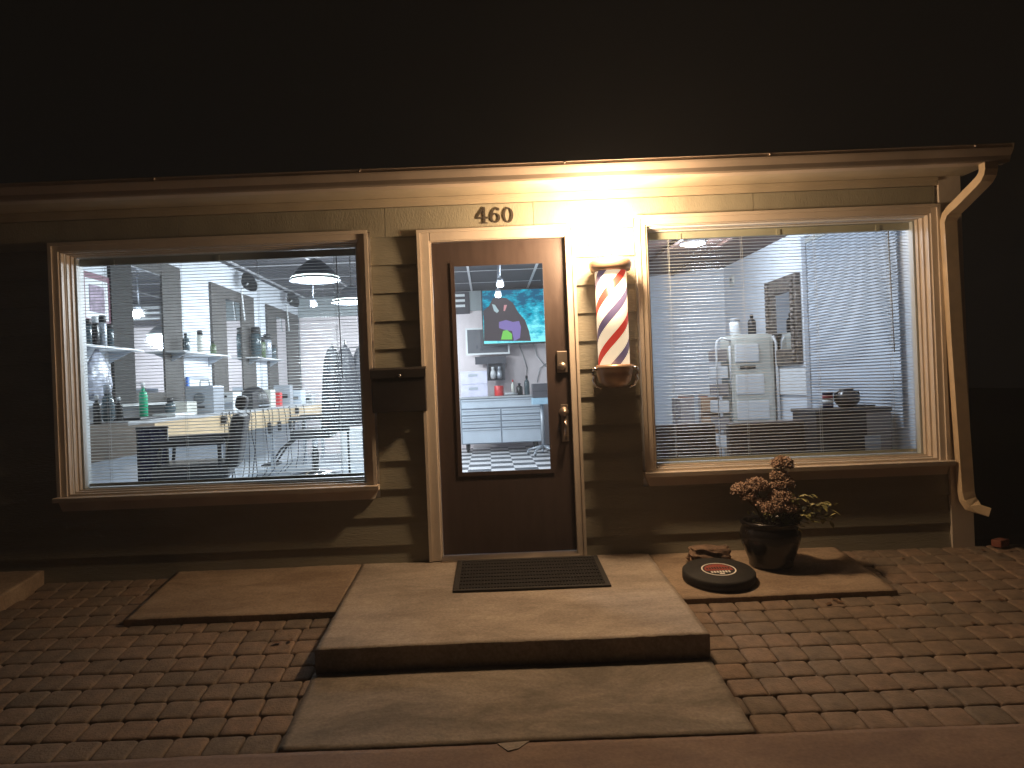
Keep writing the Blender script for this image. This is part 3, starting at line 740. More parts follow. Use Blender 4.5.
# pot with plant
ptx, pty = 1.672, -0.285
ptz = pz(pty)
T = thing('potted_plant', (ptx, pty, ptz), 'dried brown flower heads and trailing green leaves in a glossy black pot', 'potted plant')
g = MB(); g.lathe([(0.118, 0), (0.128, 0.008), (0.126, 0.03), (0.145, 0.08), (0.168, 0.14), (0.176, 0.19), (0.168, 0.225), (0.156, 0.243), (0.160, 0.250), (0.170, 0.258), (0.172, 0.270), (0.162, 0.277), (0.150, 0.272), (0.146, 0.24), (0.140, 0.20)], (ptx, pty, ptz), 56)
g.build('pot', pot_m, T)
g = MB(); g.lathe([(0.001, 0.235), (0.08, 0.238), (0.148, 0.228)], (ptx, pty, ptz), 28, cap=False); g.build('soil', soil_m, T)
rr = random.Random(21)
def florets(g, c, r, n, sq=0.75):
    for i in range(n):
        a = rr.uniform(0, 2*PI); e = rr.uniform(-0.5, 1.0); e = math.asin(max(-1, min(1, e)))
        rad = r*(rr.uniform(0.35, 1.25)**0.7)
        p = Vector((c[0]+rad*math.cos(a)*math.cos(e), c[1]+rad*math.sin(a)*math.cos(e), c[2]+rad*math.sin(e)*sq))
        for k in range(3):
            d = Vector((rr.uniform(-1, 1), rr.uniform(-1, 1), rr.uniform(-1, 1))).normalized(); s = d.orthogonal().normalized()
            l = rr.uniform(0.005, 0.012); w_ = l*0.5
            q = p + d*0.002
            g._f([g.bm.verts.new(q-s*w_), g.bm.verts.new(q+d*l*0.6-s*w_*0.8), g.bm.verts.new(q+d*l), g.bm.verts.new(q+s*w_)])
heads = [((785, 464), 0.052, -0.35), ((779, 476), 0.055, -0.38), ((776, 490), 0.058, -0.40), ((797, 470), 0.03, -0.34), ((765, 484), 0.045, -0.33), ((758, 490), 0.055, -0.40), ((744, 490), 0.045, -0.36), ((737, 494), 0.038, -0.38),
         ((790, 500), 0.050, -0.42), ((779, 508), 0.048, -0.44), ((789, 483), 0.036, -0.33), ((766, 503), 0.036, -0.44)]
heads = [((782, 464), 0.058, -0.30), ((779, 476), 0.046, -0.32), ((783, 484), 0.058, -0.33), ((757, 486), 0.062, -0.32), ((741, 490), 0.052, -0.30), ((748, 497), 0.040, -0.33), ((781, 499), 0.070, -0.36), ((771, 508), 0.055, -0.40), ((788, 508), 0.045, -0.40), ((761, 503), 0.035, -0.36)]
for (uv, r, y) in heads:
    p = at(uv[0], uv[1], y); g = MB()
    florets(g, p, r, int(700*(r/0.055)**2))
    for i in range(26):
        a = rr.uniform(0, 2*PI); rad = r*rr.uniform(0.4, 0.95); q = Vector((p.x+rad*math.cos(a)*0.9, p.y+rad*math.sin(a)*0.9, p.z+rr.uniform(-0.1, 0.6)*r))
        g.tube([(p.x, p.y, p.z-r*0.75), q], [0.0014, 0.0008], 4)
    h = g.build('flower_head', dry_m, T)
    g = MB(); b0 = Vector((ptx+rr.uniform(-0.05, 0.05), pty+rr.uniform(-0.04, 0.04), ptz+0.235)); mid = (b0+p)/2 + Vector((rr.uniform(-0.02, 0.02), 0, 0.02))
    g.tube([b0, mid, Vector((p.x, p.y, p.z-r*0.6))], [0.0035, 0.003, 0.002], 6); g.build('stem', stem_m, h)
def leaf(g, p, d, l, w_, curl=0.35):
    d = d.normalized(); s = d.cross(Vector((0, 0, 1)))
    if s.length < 0.1: s = Vector((1, 0, 0))
    s.normalize(); up = s.cross(d); L_, R_, C_ = [], [], []
    for i, (t, ww) in enumerate(((0, 0.05), (0.25, 0.8), (0.5, 1.0), (0.75, 0.7), (1, 0.04))):
        c = p + d*l*t - Vector((0, 0, 1))*curl*l*t*t
        C_.append(g.bm.verts.new(c - up*0.08*w_)); L_.append(g.bm.verts.new(c - s*w_*ww)); R_.append(g.bm.verts.new(c + s*w_*ww))
    for i in range(4): g._f([L_[i], L_[i+1], C_[i+1], C_[i]], True); g._f([C_[i], C_[i+1], R_[i+1], R_[i]], True)
gs = MB(); gl = MB(); gp = MB()
for k in range(38):
    tgt = at(rr.uniform(788, 836), rr.uniform(492, 530), rr.uniform(-0.46, -0.28))
    if tgt.x > ptx+0.30 and tgt.z > 0.38: tgt.z -= 0.06
    b0 = Vector((ptx+rr.uniform(-0.03, 0.1), pty+rr.uniform(-0.08, 0.08), ptz+0.235)); mid = b0.lerp(tgt, 0.5)+Vector((0, 0, 0.05))
    gs.tube([b0, mid, tgt], [0.0022, 0.002, 0.0012], 5)
    for i in range(9):
        t = 0.3+0.7*i/8; c = b0.lerp(mid, t*2) if t < .5 else mid.lerp(tgt, t*2-1)
        d = Vector((rr.uniform(-1, 1), rr.uniform(-1, 1), rr.uniform(-0.2, 0.7)))
        leaf(gp if rr.random() < 0.16 else gl, c, d, rr.uniform(0.03, 0.055), rr.uniform(0.009, 0.017), rr.uniform(0.2, 0.8))
for k in range(60):
    a = rr.uniform(0, 2*PI); r_ = rr.uniform(0, 0.12); c = Vector((ptx+r_*math.cos(a), pty+r_*math.sin(a), ptz+rr.uniform(0.24, 0.31)))
    leaf(gl, c, Vector((rr.uniform(-1, 1), rr.uniform(-1, 1), rr.uniform(0, 1))), rr.uniform(0.03, 0.05), rr.uniform(0.006, 0.011), rr.uniform(0.1, 0.6))
p = at(799, 497, -0.42); leaf(gp, p, Vector((0.5, -0.2, 0.5)), 0.085, 0.018, 0.7); leaf(gp, at(812, 496, -0.42), Vector((1, -0.2, -0.1)), 0.06, 0.014, 0.6)
st = gs.build('trailing_stems', stem_m, T); gl.build('leaves', leaf_m, T); gp.build('pale_leaves', paleleaf_m, T)

# dead leaves
LL = ['dead leaf at the top left of the small cluster in front of the right slab', 'lowest dead leaf of the cluster in front of the right slab', 'rightmost dead leaf of the cluster in front of the right slab',
      'dead leaf lying far right on the pavers before the downspout', 'dead leaf on the right pavers nearest the street', 'dead leaf on the left pavers just beside the concrete landing', 'second dead leaf on the left pavers, closer to the concrete landing',
      'dead leaf by the wall under the right window corner', 'dead leaf at the foot of the downspout', 'dead leaf just right of the brick piece', 'dead leaf at the right edge beyond the brick piece', 'dead leaf lying on the left concrete slab']
def dead_leaf(x, y, i):
    g = MB(); rr2 = random.Random(i); a = rr2.uniform(0, 6.28)
    z0 = gz(y)+0.006
    leaf(g, Vector((x, y, z0)), Vector((math.cos(a), math.sin(a), 0.15)), rr2.uniform(0.025, 0.05), rr2.uniform(0.008, 0.014), 0.05)
    leaf(g, Vector((x, y, z0)), Vector((math.cos(a+1.1), math.sin(a+1.1), 0.3)), rr2.uniform(0.015, 0.03), 0.006, 0.1)
    single(g, 'dead_leaf', brownl_m, (x, y, z0-0.004), LL[i], 'dead leaf', 'dead leaves scattered on the pavers')
for i, (u, v, y) in enumerate(((832, 600, -0.80), (828, 606, -0.86), (836, 603, -0.83), (1003, 602, -0.8), (975, 625, -1.0), (280, 643, -1.15), (290, 640, -1.12), (905, 560, -0.2), (985, 552, -0.1), (1003, 556, -0.12), (1012, 551, -0.06), (230, 585, -0.75))):
    q = at(u, v, y); X, Z = ray(u, v)
    # intersection with the paving plane
    d = -(CH + SL*DIST) / (Z - SL); dead_leaf(X*d, d-DIST, i)
q = at(990, 546, -0.05)
g = MB(); g.box(-0.05, 0.05, -0.03, 0.03, 0, 0.045, bev=0.006); o = g.build('broken_brick', mat('red brick', (0.22, 0.07, 0.045), 0.9, bump=0.5)); o.location = (3.22, -0.06, 0.0); o.rotation_euler = (0, 0, 0.5)
tag(o, 'broken piece of red brick on the pavers beyond the downspout', 'brick piece')

# ================================================================== INSIDE THE SHOP
def pendant():
    T = thing('pendant_lamp', (0, 0, 0), 'x', 'pendant lamp', 'dome pendant lamps in a row')
    g = MB(); g.lathe([(0.022, 0.19), (0.06, 0.175), (0.13, 0.12), (0.19, 0.05), (0.225, 0.0), (0.221, 0.0), (0.186, 0.048), (0.126, 0.115), (0.02, 0.17)], (0, 0, 0), 36); g.build('lamp_shade', mat('dark enamel shade', (0.11, 0.115, 0.13), 0.4), T, local=True)
    g = MB(); g.lathe([(0.001, 0.028), (0.205, 0.032), (0.212, 0.022), (0.001, 0.016)], (0, 0, 0), 36); g.build('diffuser', globe_mat('lit pendant diffuser', (0.86, 1.0, 0.97), 9.0, 0.5), T, local=True)
    g = MB(); g.tube([(0, 0, 0.185), (0, 0, 0.70)], 0.006, 6); g.build('cord', black_m, T, local=True)
    point_light('pendant_bulb', (0, 0, -0.03), ROOM_W, (0.84, 0.93, 1.0), 0.16, T)
    return T
P = pendant()
labs = ['dome pendant lamp hanging nearest the left display window', 'dome pendant lamp half hidden by the left window frame, second in its row',
        'unseen dome pendant lamp added third in the row, over the middle of the shop', 'unseen dome pendant lamp added last in the row, near the back wall']
for i, y in enumerate((1.7, 3.4, 5.1, 6.8)):  # back lamps of the row are added, unseen, to light the shop
    o = P if i == 0 else copy_tree(P); o.location = (-1.48, y, 2.135); o['label'] = labs[i]
# track spots
spot_glow = emis('lit spot face', (0.92, 0.96, 1.0), 30)
def track_spot(x, y, z, label, watts):
    T = thing('track_spotlight', (x, y, z), label, 'spotlight', 'ceiling track spotlights')
    g = MB(); Mr = Matrix.Rotation(math.radians(35), 4, 'X')
    g.lathe([(0.035, 0.03), (0.05, -0.06), (0.048, -0.06), (0.01, 0.0)], (x, y, z), 20, M=Mr); g.tube([(x, y, z+0.02), (x+0.02, y+0.02, CZ-0.02)], 0.008, 6); g.box(x-0.03, x+0.03, y, y+0.06, CZ-0.035, CZ-0.024)
    g.build('spot_housing', silver_m, T)
    g = MB(); g.lathe([(0.001, -0.05), (0.044, -0.052), (0.040, -0.05), (0.001, -0.045)], (x, y, z), 20, M=Mr); g.build('lens', spot_glow, T)
    point_light('spot_bulb', (x, y-0.06, z-0.08), watts, (0.88, 0.93, 1.0), 0.05, T)
q = at(313, 301, 4.6); track_spot(q.x, q.y, q.z, 'bright track spotlight just below the nearest pendant lamp seen through the left window', 30)
q = at(500, 281, 3.9); track_spot(q.x, q.y, q.z, 'upper of two track spotlights seen through the door glass', 24)
q = at(498, 292, 5.2); track_spot(q.x, q.y, q.z, 'lower of two track spotlights seen through the door glass', 30)
q = at(700, 237, 2.3)
T = thing('ceiling_light', (2.02, 2.3, 2.44), 'round flush ceiling light in the waiting room', 'ceiling light')
g = MB(); g.lathe([(0.12, 0.022), (0.13, 0.0), (0.12, -0.01), (0.10, -0.01)], (2.02, 2.3, 2.44), 32); g.build('light_ring', white_m, T)
g = MB(); g.lathe([(0.10, -0.009), (0.07, -0.025), (0.001, -0.032)], (2.02, 2.3, 2.44), 32, cap=False); g.build('diffuser', emis('lit ceiling diffuser', (0.88, 0.93, 1.0), 14), T)
point_light('ceiling_bulb', (2.02, 2.3, 2.36), 54, (0.78, 0.87, 1.0), 0.12, T)
T2 = copy_tree(T); T2.location = (1.75, 0.95, 2.44); T2['label'] = 'unseen second ceiling light added to spread the waiting room light, nearer the street window'  # added lamp out of view, evens out the waiting room light
q = atx(724, 282, 2.2)
T = thing('thermostat', (RX, 3.9, 2.0), 'small pale thermostat high on the waiting room wall left of the patterned mirror', 'thermostat')
q = atx(733, 281, RX); g = MB(); g.box(RX-0.025, RX-0.001, q.y-0.06, q.y+0.06, q.z-0.06, q.z+0.06, bev=0.006); g.build('thermostat_case', cream_m, T)
g = MB(); g.box(RX-0.027, RX-0.0255, q.y-0.03, q.y+0.03, q.z-0.01, q.z+0.03); g.build('display', chestd_m, T)

# wall mirrors on the left wall
def wall_mirror(us, z0, z1, fm, label, dark=False):
    y0, ya_, yb_, y1 = [atx(u, 335, LX+(0.03 if k != 3 else 0.0)).y for k, u in enumerate(us)]
    T = thing('wall_mirror', (LX, (y0+y1)/2, z0), label, 'mirror', 'framed mirrors along the left wall')
    x0, x1 = LX+0.001, LX+0.03
    g = MB(); g.box(x0, x1, y0, ya_, z0, z1); g.build('stile', barndark_m if dark else fm, T)
    g = MB(); g.box(x0, x1, yb_, y1, z0, z1); g.build('stile', fm, T)
    g = MB(); g.box(x0, x1-0.004, ya_, yb_, z1-0.14, z1); g.build('rail', fm, T)
    g = MB(); g.box(x0, x1-0.004, ya_, yb_, z0, z0+0.10); g.build('rail', fm, T)
    g = MB(); g.box(x0, LX+0.02, ya_, yb_, z0+0.10, z1-0.14); g.build('mirror_glass', mirror_m, T)
wall_mirror((113, 134, 164, 180), 1.12, 2.56, barn_m, 'wall mirror nearest the window with one dark upright and one grey', True)
wall_mirror((213, 227, 242, 253), 1.12, 2.54, barn_m, 'middle wall mirror framed in grey barnwood')
wall_mirror((268, 277, 287, 297), 1.12, 2.52, barn_m, 'wall mirror farthest from the window framed in grey barnwood')
# framed picture
a = atx(80, 300, LX); b = atx(110, 300, LX)
T = thing('framed_picture', (LX, (a.y+b.y)/2, 1.8), 'picture in a dark red frame at the left end of the shop wall', 'framed picture')
pz0, pz1 = 1.80, 2.24; fr_m = mat('mauve red frame', (0.22, 0.09, 0.13), 0.5)
g = MB(); t_ = 0.05
g.box(LX+0.001, LX+0.016, a.y, b.y, pz1-t_, pz1); g.box(LX+0.001, LX+0.016, a.y, b.y, pz0, pz0+t_)
g.box(LX+0.001, LX+0.016, a.y, a.y+0.055, pz0+t_, pz1-t_); g.box(LX+0.001, LX+0.016, b.y-0.055, b.y, pz0+t_, pz1-t_); g.build('picture_frame', fr_m, T)
g = MB(); g.box(LX+0.001, LX+0.012, a.y+0.055, b.y-0.055, pz0+t_, pz1-t_); g.build('mat_board', white_m, T)
g = MB(); ym = (a.y+b.y)/2; g.box(LX+0.0125, LX+0.016, ym-0.12, ym+0.12, pz0+0.11, pz1-0.10)
g.build('print', mat('mottled mauve print', (0.20, 0.12, 0.2), 0.6, var=0.6, scale=14, col2=(0.55, 0.42, 0.55)), T)

# counter, worktop and bench along the left wall
T = thing('work_counter', (-3.05, 4.2, FZ), 'long wall counter with a pale wooden front running to the back wall', 'counter')
ya, yb = 0.95, 7.9
g = MB(); g.box(LX+0.001, -2.80, ya+0.0, yb, 0.955, 0.985, bev=0.003); g.build('worktop', counter_m, T)
g = MB(); g.box(-2.83, -2.802, ya+0.45, yb, 0.745, 0.9545); g.build('front_panel', wood_m, T)
g = MB(); g.box(-2.83, -2.802, 0.32, ya+0.448, 0.72, 0.9545); g.box(LX+0.001, -2.831, 0.32, 0.35, 0.72, 0.9545); g.box(LX+0.001, -2.80, 0.32, ya-0.001, 0.955, 0.98); g.build('dark_front_panel', mat('dark walnut', (0.10, 0.07, 0.045), 0.5, stretch=(1, .4, 6), var=.3), T)
for y in (1.5, 3.2, 4.9, 6.6, 7.8):
    g = MB(); g.box(-2.90, -2.85, y, y+0.05, FZ, 0.9545); g.build('leg', silver_m, T)
T = thing('upper_ledge', (LX, 4.0, 1.10), 'narrow pale ledge above the long wall counter', 'ledge')
g = MB(); g.box(LX+0.001, -3.12, 1.3, 7.9, 1.10, 1.118); g.build('board', white_m, T)
g = MB(); g.box(LX+0.001, LX+0.012, 1.3, 7.9, 0.99, 1.0995); g.build('splashback', counter_m, T)
# shelves
def shelf(u0, v0, u1, v1, depth, label):
    a = atx(u0, v0, LX+depth); b = atx(u1, v1, LX+depth); z = (a.z+b.z)/2
    T = thing('wall_shelf', (LX, (a.y+b.y)/2, z), label, 'shelf', 'white shelves on the left wall')
    g = MB(); g.box(LX+0.001, LX+depth, a.y, b.y, z-0.018, z, bev=0.003); g.build('shelf_board', white_m, T)
    for y in (a.y+0.15, b.y-0.15):
        g = MB(); g.prism([(LX+0.001, z-0.019), (LX+depth-0.03, z-0.019), (LX+0.001, z-0.12)], 'y', y-0.01, y+0.01); g.build('bracket', silver_m, T)
    return a.y, b.y, z
S1 = shelf(86, 344, 144, 349.5, 0.24, 'white bottle shelf under the framed picture')
S2 = shelf(184, 351, 231, 355, 0.22, 'white shelf between the nearest and middle mirrors')
S3 = shelf(258, 357, 284, 359.5, 0.20, 'white shelf between the middle and farthest mirrors')
def bottle(loc, h, r, m, label, cat='bottle', cap=black_m, group=None, name='bottle', shape=0):
    T = thing(name, loc, label, cat, group)
    g = MB()
    if shape == 0: g.lathe([(r*0.9, 0), (r, 0.01), (r, h*0.62), (r*0.8, h*0.72), (r*0.38, h*0.78), (r*0.38, h*0.86)], loc, 14)
    elif shape == 1: g.lathe([(r*0.9, 0), (r, 0.006), (r, h*0.72), (r*0.86, h*0.78)], loc, 16)
    else: g.lathe([(r*0.5, 0), (r*0.95, h*0.12), (r, h*0.4), (r*0.8, h*0.62), (r*0.45, h*0.75)], loc, 18)
    g.build('bottle_body' if name == 'bottle' else 'vessel', m, T)
    g = MB(); rc = {0: r*0.45, 1: r*0.9, 2: r*0.55}[shape]; zc = {0: 0.86, 1: 0.78, 2: 0.75}[shape]
    g.lathe([(rc, h*zc), (rc, h*0.97), (rc*0.8, h)], loc, 12); g.build('cap', cap, T)
    return T
bm_list = [vessel_m, mat('black bottle', (0.02, 0.02, 0.02), 0.25), cream_m, vessel_m, mat('olive bottle', (0.10, 0.14, 0.07), 0.3), silver_m]
desc = ['smoky', 'black', 'cream', 'smoky', 'olive', 'silver']
ordn = ['first', 'second', 'third', 'fourth', 'fifth', 'sixth', 'seventh', 'eighth']
x = LX+0.12
n = 8
for i in range(n):
    y = S1[0]+0.12+(S1[1]-S1[0]-0.55)*i/(n-1); k = (i*2+1) % 6
    bottle((x+(0.04 if i % 2 else -0.02), y, S1[2]), (0.15, 0.21, 0.12, 0.24, 0.17, 0.26, 0.14, 0.2)[i], (0.032, 0.03, 0.04, 0.028, 0.034, 0.03, 0.045, 0.03)[i], bm_list[k],
           f'{desc[k]} bottle on the shelf under the picture, {ordn[i]} from the left', shape=i % 2, group='bottles on the shelf under the picture', cap=(black_m, white_m)[i % 3 == 0])
for i in range(3):
    y = S2[0]+0.3+(S2[1]-S2[0]-0.6)*i/2; bottle((x, y, S2[2]), (0.2, 0.26, 0.16)[i], 0.035, bm_list[(i*2) % 6], ['short smoky bottle at the left of the middle wall shelf', 'tall cream bottle halfway along the middle wall shelf', 'squat olive bottle at the right of the middle wall shelf'][i], shape=i % 2, group='bottles on the middle shelf')
for i in range(4):
    y = S3[0]+0.2+(S3[1]-S3[0]-0.5)*i/3; bottle((x, y, S3[2]), (0.42, 0.30, 0.36, 0.22)[i], (0.07, 0.05, 0.06, 0.05)[i], bm_list[(i+3) % 6],
        ['largest smoky jar on the far wall shelf', 'olive jar beside the largest one on the far wall shelf', 'silver canister on the far wall shelf', 'smallest smoky bottle at the end of the far wall shelf'][i], shape=1, group='jars on the far shelf')
# clamp lamps on the mirrors
def clamp_lamp(u, v, r, label, y):
    q = atx(u, v, LX+0.16)
    T = thing('clamp_lamp', q, label, 'clamp lamp', 'dark clamp lamps on the mirrors')
    g = MB(); Mz = Matrix.Rotation(math.radians(70), 4, 'Y') @ Matrix.Rotation(0.4, 4, 'X')
    g.lathe([(0.02, -0.06), (r*0.6, -0.04), (r, 0.03), (r-0.006, 0.03), (0.02, -0.03)], q, 24, M=Mz); g.build('lamp_shade', black_m, T)
    g = MB(); g.tube([q, q+Vector((-0.08, -0.04, -0.1)), q+Vector((-0.08, 0.05, -0.5))], 0.012, 8); g.build('arm', white_m, T)
clamp_lamp(248, 283, 0.14, 'dark clamp lamp on the corner of the middle mirror', 0)
clamp_lamp(292, 300, 0.14, 'dark clamp lamp on the corner of the farthest mirror', 0)
# counter-top items
def counter_item(u, v, xx=-3.0): return atx(u, v, xx)
CT = 0.985
q = atx(203, 418, -2.86)
# towel warmer
y0 = atx(186, 410, -2.86).y; y1 = atx(214, 410, -2.86).y
# faces +x towards the room and -y towards the window
def box_thing(name, x0, x1, y0, y1, z0, z1, m, label, cat, bev=0.008, group=None):
    T = thing(name, ((x0+x1)/2, (y0+y1)/2, z0), label, cat, group); g = MB(); g.box(x0, x1, y0, y1, z0, z1, bev=bev); g.build('body', m, T); return T
yw = 2.75; a = at(186, 414, yw); b = at(213, 382, yw)
T = box_thing('towel_warmer', a.x, b.x, yw, yw+0.3, CT, CT+0.28, silver_m, 'silver towel warmer with a round dial on the counter', 'towel warmer')
g = MB(); g.lathe([(0.055, 0), (0.055, 0.008), (0.045, 0.012), (0.03, 0.008), (0.001, 0.008)], ((a.x+b.x)/2, yw-0.001, CT+0.16), 28, M=Mx); g.build('dial', chestd_m, T)
g = MB(); g.box((a.x+b.x)/2-0.05, (a.x+b.x)/2+0.05, yw-0.006, yw-0.0005, CT+0.055, CT+0.075); g.build('handle', black_m, T)
g = MB(); g.tube([((a.x+b.x)/2-0.05, yw+0.15, CT+0.28), ((a.x+b.x)/2-0.045, yw+0.15, CT+0.34), ((a.x+b.x)/2+0.045, yw+0.15, CT+0.34), ((a.x+b.x)/2+0.05, yw+0.15, CT+0.28)], 0.006, 6); g.build('carry_handle', chestd_m, T)
yw = 3.3; a = at(214, 410, yw); b = at(233, 389, yw)
T = box_thing('sterilizer_box', a.x, b.x, yw, yw+0.28, CT, CT+0.21, white_m, 'white tabletop steriliser with two small knobs right of the towel warmer', 'steriliser')
g = MB()
for s in (0.35, 0.62): g.lathe([(0.014, 0), (0.012, 0.015)], (a.x+(b.x-a.x)*s, yw, CT+0.165), 12, M=Mx)
g.build('knob', black_m, T)
g = MB(); g.box(a.x+0.01, b.x-0.01, yw-0.004, yw-0.0005, CT+0.03, CT+0.10); g.build('door', silver_m, T)
# framed licence leaning on wall above
ya_ = atx(186, 370, LX+0.02).y; yb_ = atx(206, 370, LX+0.02).y
T = thing('framed_notice', (LX, (ya_+yb_)/2, 1.15), 'white framed sheet with a blue left edge behind the towel warmer', 'framed notice')
g = MB(); g.box(LX+0.031, LX+0.045, ya_, yb_, 1.13, 1.36); g.build('sheet', white_m, T)
g = MB(); g.box(LX+0.031, LX+0.055, ya_-0.05, ya_-0.001, 1.13, 1.38); g.build('blue_edge', blue_m, T)
g = MB(); g.box(LX+0.031, LX+0.05, ya_, yb_, 1.361, 1.385); g.build('top_edge', silver_m, T)
# green bottle
q = at(143, 403, 1.55); bottle((-3.02, atx(143, 390, -3.02).y, 1.0), 0.30, 0.035, green_m, 'bright green tall bottle standing left of the nearest mirror', cap=white_m, shape=0)
# dark tray and papers
box_thing('counter_tray', -3.1, -2.85, 1.25, 1.75, CT-0.03+0.001, CT+0.02, black_m, 'shallow black tray lying on the near end of the counter', 'tray')
o = box_thing('paper_stack', -3.05, -2.84, 1.9, 2.35, CT, CT+0.03, white_m, 'stack of white paper on the counter beside the black tray', 'paper stack', bev=0.002)
bottle((-2.95, 2.05, CT+0.031), 0.14, 0.05, vessel_m, 'smoky jar standing on the stack of white paper', cat='jar', shape=2, name='jar')
o = box_thing('tissue_box', -3.1, -2.92, 2.35, 2.6, CT, CT+0.13, cream_m, 'cream tissue box left of the towel warmer', 'tissue box')
# clutter at the near end: black bottles and a clear jar
for i, (u, h, r, m_, lb) in enumerate(((97, 0.22, 0.03, bm_list[1], 'black bottle at the near end of the dark counter'), (108, 0.30, 0.05, vessel_m, 'large smoky disinfectant jar on the near end of the counter'), (119, 0.20, 0.03, bm_list[1], 'short black bottle right of the large smoky jar'))):
    q = atx(u, 410, -2.98); bottle((-2.98, q.y, 0.981), h, r, m_, lb, shape=(0, 2, 0)[i], cap=(white_m, silver_m, white_m)[i], name='bottle' if i != 1 else 'jar', cat='bottle' if i != 1 else 'jar')
# frosted plastic hood / bag hanging at left
q = atx(98, 375, LX+0.12)
T = thing('bag', (q.x, q.y, 1.2), 'crinkled clear plastic bag hanging on the wall under the bottle shelf', 'plastic bag')
g = MB(); g.lathe([(0.02, 0.44), (0.05, 0.40), (0.12, 0.30), (0.15, 0.15), (0.12, 0.03), (0.01, 0.0)], (q.x, q.y, 1.14), 20, sx=0.45, sy=1.3); g.build('bag_film', mat('crinkled pale film', (0.45, 0.47, 0.56), 0.25, var=0.5, scale=22, bump=0.9, bscale=18), T)
# red tin, gadgets at the far end of the counter
q = at(282, 390, 5.4)
o = box_thing('red_box', -2.98, -2.86, 5.3, 5.42, CT, CT+0.20, red_m, 'small red box at the far part of the counter', 'box')
for i, (y, h, w_, m_, lb) in enumerate(((4.2, 0.20, 0.24, black_m, 'black countertop box right of the steriliser'), (4.95, 0.23, 0.22, cream_m, 'cream countertop appliance left of the red box'), (5.9, 0.30, 0.16, silver_m, 'tall silver countertop unit right of the red box'), (6.5, 0.22, 0.30, chest_m, 'pale blue countertop cabinet at the far end of the counter'), (7.2, 0.16, 0.3, counter_m, 'low grey box at the very end of the counter'))):
    T = box_thing('counter_box', -3.12, -2.88, y, y+w_, CT, CT+h, m_, lb, 'box', group='boxes standing on the long counter')
    g = MB(); g.box(-3.08, -2.92, y-0.004, y-0.0005, CT+h*0.35, CT+h*0.55); g.build('front_slot', black_m, T)
# dangling cables
for i, u in enumerate((222, 229, 246, 250, 296, 303)):
    q = atx(u, 408, -2.79); g = MB(); y = q.y
    g.tube([(-2.79, y, 0.985), (-2.77, y-0.01, 0.9), (-2.775, y+0.02*(-1)**i, 0.7), (-2.76, y-0.03*(-1)**i, 0.5), (-2.80, y+0.05, 0.25), (-2.85, y+0.1, FZ+0.01)], 0.006, 6)
    if i % 2 == 0: g.box(-2.80, -2.75, y-0.025, y+0.025, 0.86, 0.95, bev=0.01)
    single(g, 'clipper_cable', black_m, (-2.80, y, FZ), ['black cable hanging off the counter right of the steriliser', 'second black cable right of the steriliser', 'black clipper cable hanging just before the round chair back', 'thin cable beside the round chair back', 'black clipper cable hanging off the far part of the counter', 'last cable on the right hanging off the counter'][i], 'cable', 'cables hanging off the counter')

for i, (u, y_) in enumerate(((226, 0), (233, 0), (238, 0), (255, 0), (263, 0), (272, 0), (284, 0), (290, 0))):
    q = atx(u, 412, -2.79); g = MB(); y = q.y; k = (-1)**i
    g.tube([(-2.79, y, 0.98), (-2.775, y+0.02*k, 0.85), (-2.78, y+0.06*k, 0.6), (-2.77, y+0.10*k, 0.38), (-2.78, y+0.02*k, 0.2), (-2.9, y, FZ+0.01)], 0.005, 5)
    single(g, 'thin_cable', black_m, (-2.80, y, FZ), f'{ordn[i]} thin drooping lead from the left among those before the counter front', 'cable', 'thin leads drooping off the counter')
for i, u in enumerate((240, 268, 278, 289)):
    q = atx(u, 425, -2.80); g = MB(); g.box(-2.80, -2.76, q.y-0.03, q.y+0.03, 0.66, 0.80, bev=0.012)
    g.tube([(-2.78, q.y, 0.80), (-2.78, q.y, 0.94), (-2.80, q.y, 0.97)], 0.005, 6)
    single(g, 'hanging_clipper', black_m, (-2.78, q.y, 0.66), ('black clipper hanging nearest the window on the counter front', 'second black clipper hanging on the counter front', 'third black clipper hanging on the counter front', 'black clipper hanging farthest back on the counter front')[i], 'hair clipper', 'clippers hung along the counter front')

# barber chairs
def barber_chair():
    T = thing('barber_chair', (0, 0, 0), 'x', 'barber chair', 'black barber chairs')
    # faces -x
    g = MB(); g.box(-0.28, 0.26, -0.27, 0.27, 0.48, 0.60, bev=0.04); g.build('seat', leather_m, T, local=True)
    g = MB(); Mb = Matrix.Translation((0.27, 0, 0.60)) @ Matrix.Rotation(0.18, 4, 'Y')
    g.box(-0.05, 0.06, -0.26, 0.26, -0.05, 0.36, bev=0.05, M=Mb); g.build('backrest', leather_m, T, local=True)
    g = MB(); g.box(-0.045, 0.04, -0.13, 0.13, 0.39, 0.50, bev=0.035, M=Mb); hr = g.build('headrest', leather_m, T, local=True)
    for s in (-1, 1):
        g = MB(); g.box(-0.26, 0.24, s*0.31-0.035, s*0.31+0.035, 0.74, 0.79, bev=0.018); g.tube([(-0.2, s*0.31, 0.745), (-0.22, s*0.30, 0.55)], 0.014, 8); g.tube([(0.2, s*0.31, 0.745), (0.2, s*0.30, 0.55)], 0.014, 8)
        g.build('armrest', leather_m, T, local=True)
    g = MB(); g.lathe([(0.33, 0), (0.33, 0.018), (0.10, 0.05), (0.055, 0.06), (0.055, 0.30), (0.04, 0.30), (0.04, 0.47), (0.12, 0.478)], (0, 0, 0), 32); g.build('base', chrome_m, T, local=True)
    g = MB()
    for s in (-1, 1): g.tube([(-0.24, s*0.16, 0.50), (-0.42, s*0.16, 0.36), (-0.56, s*0.16, 0.16)], 0.014, 8)
    g.box(-0.68, -0.50, -0.22, 0.22, 0.13, 0.165, bev=0.015); g.build('footrest', black_m, T, local=True)
    return T
C0 = barber_chair()
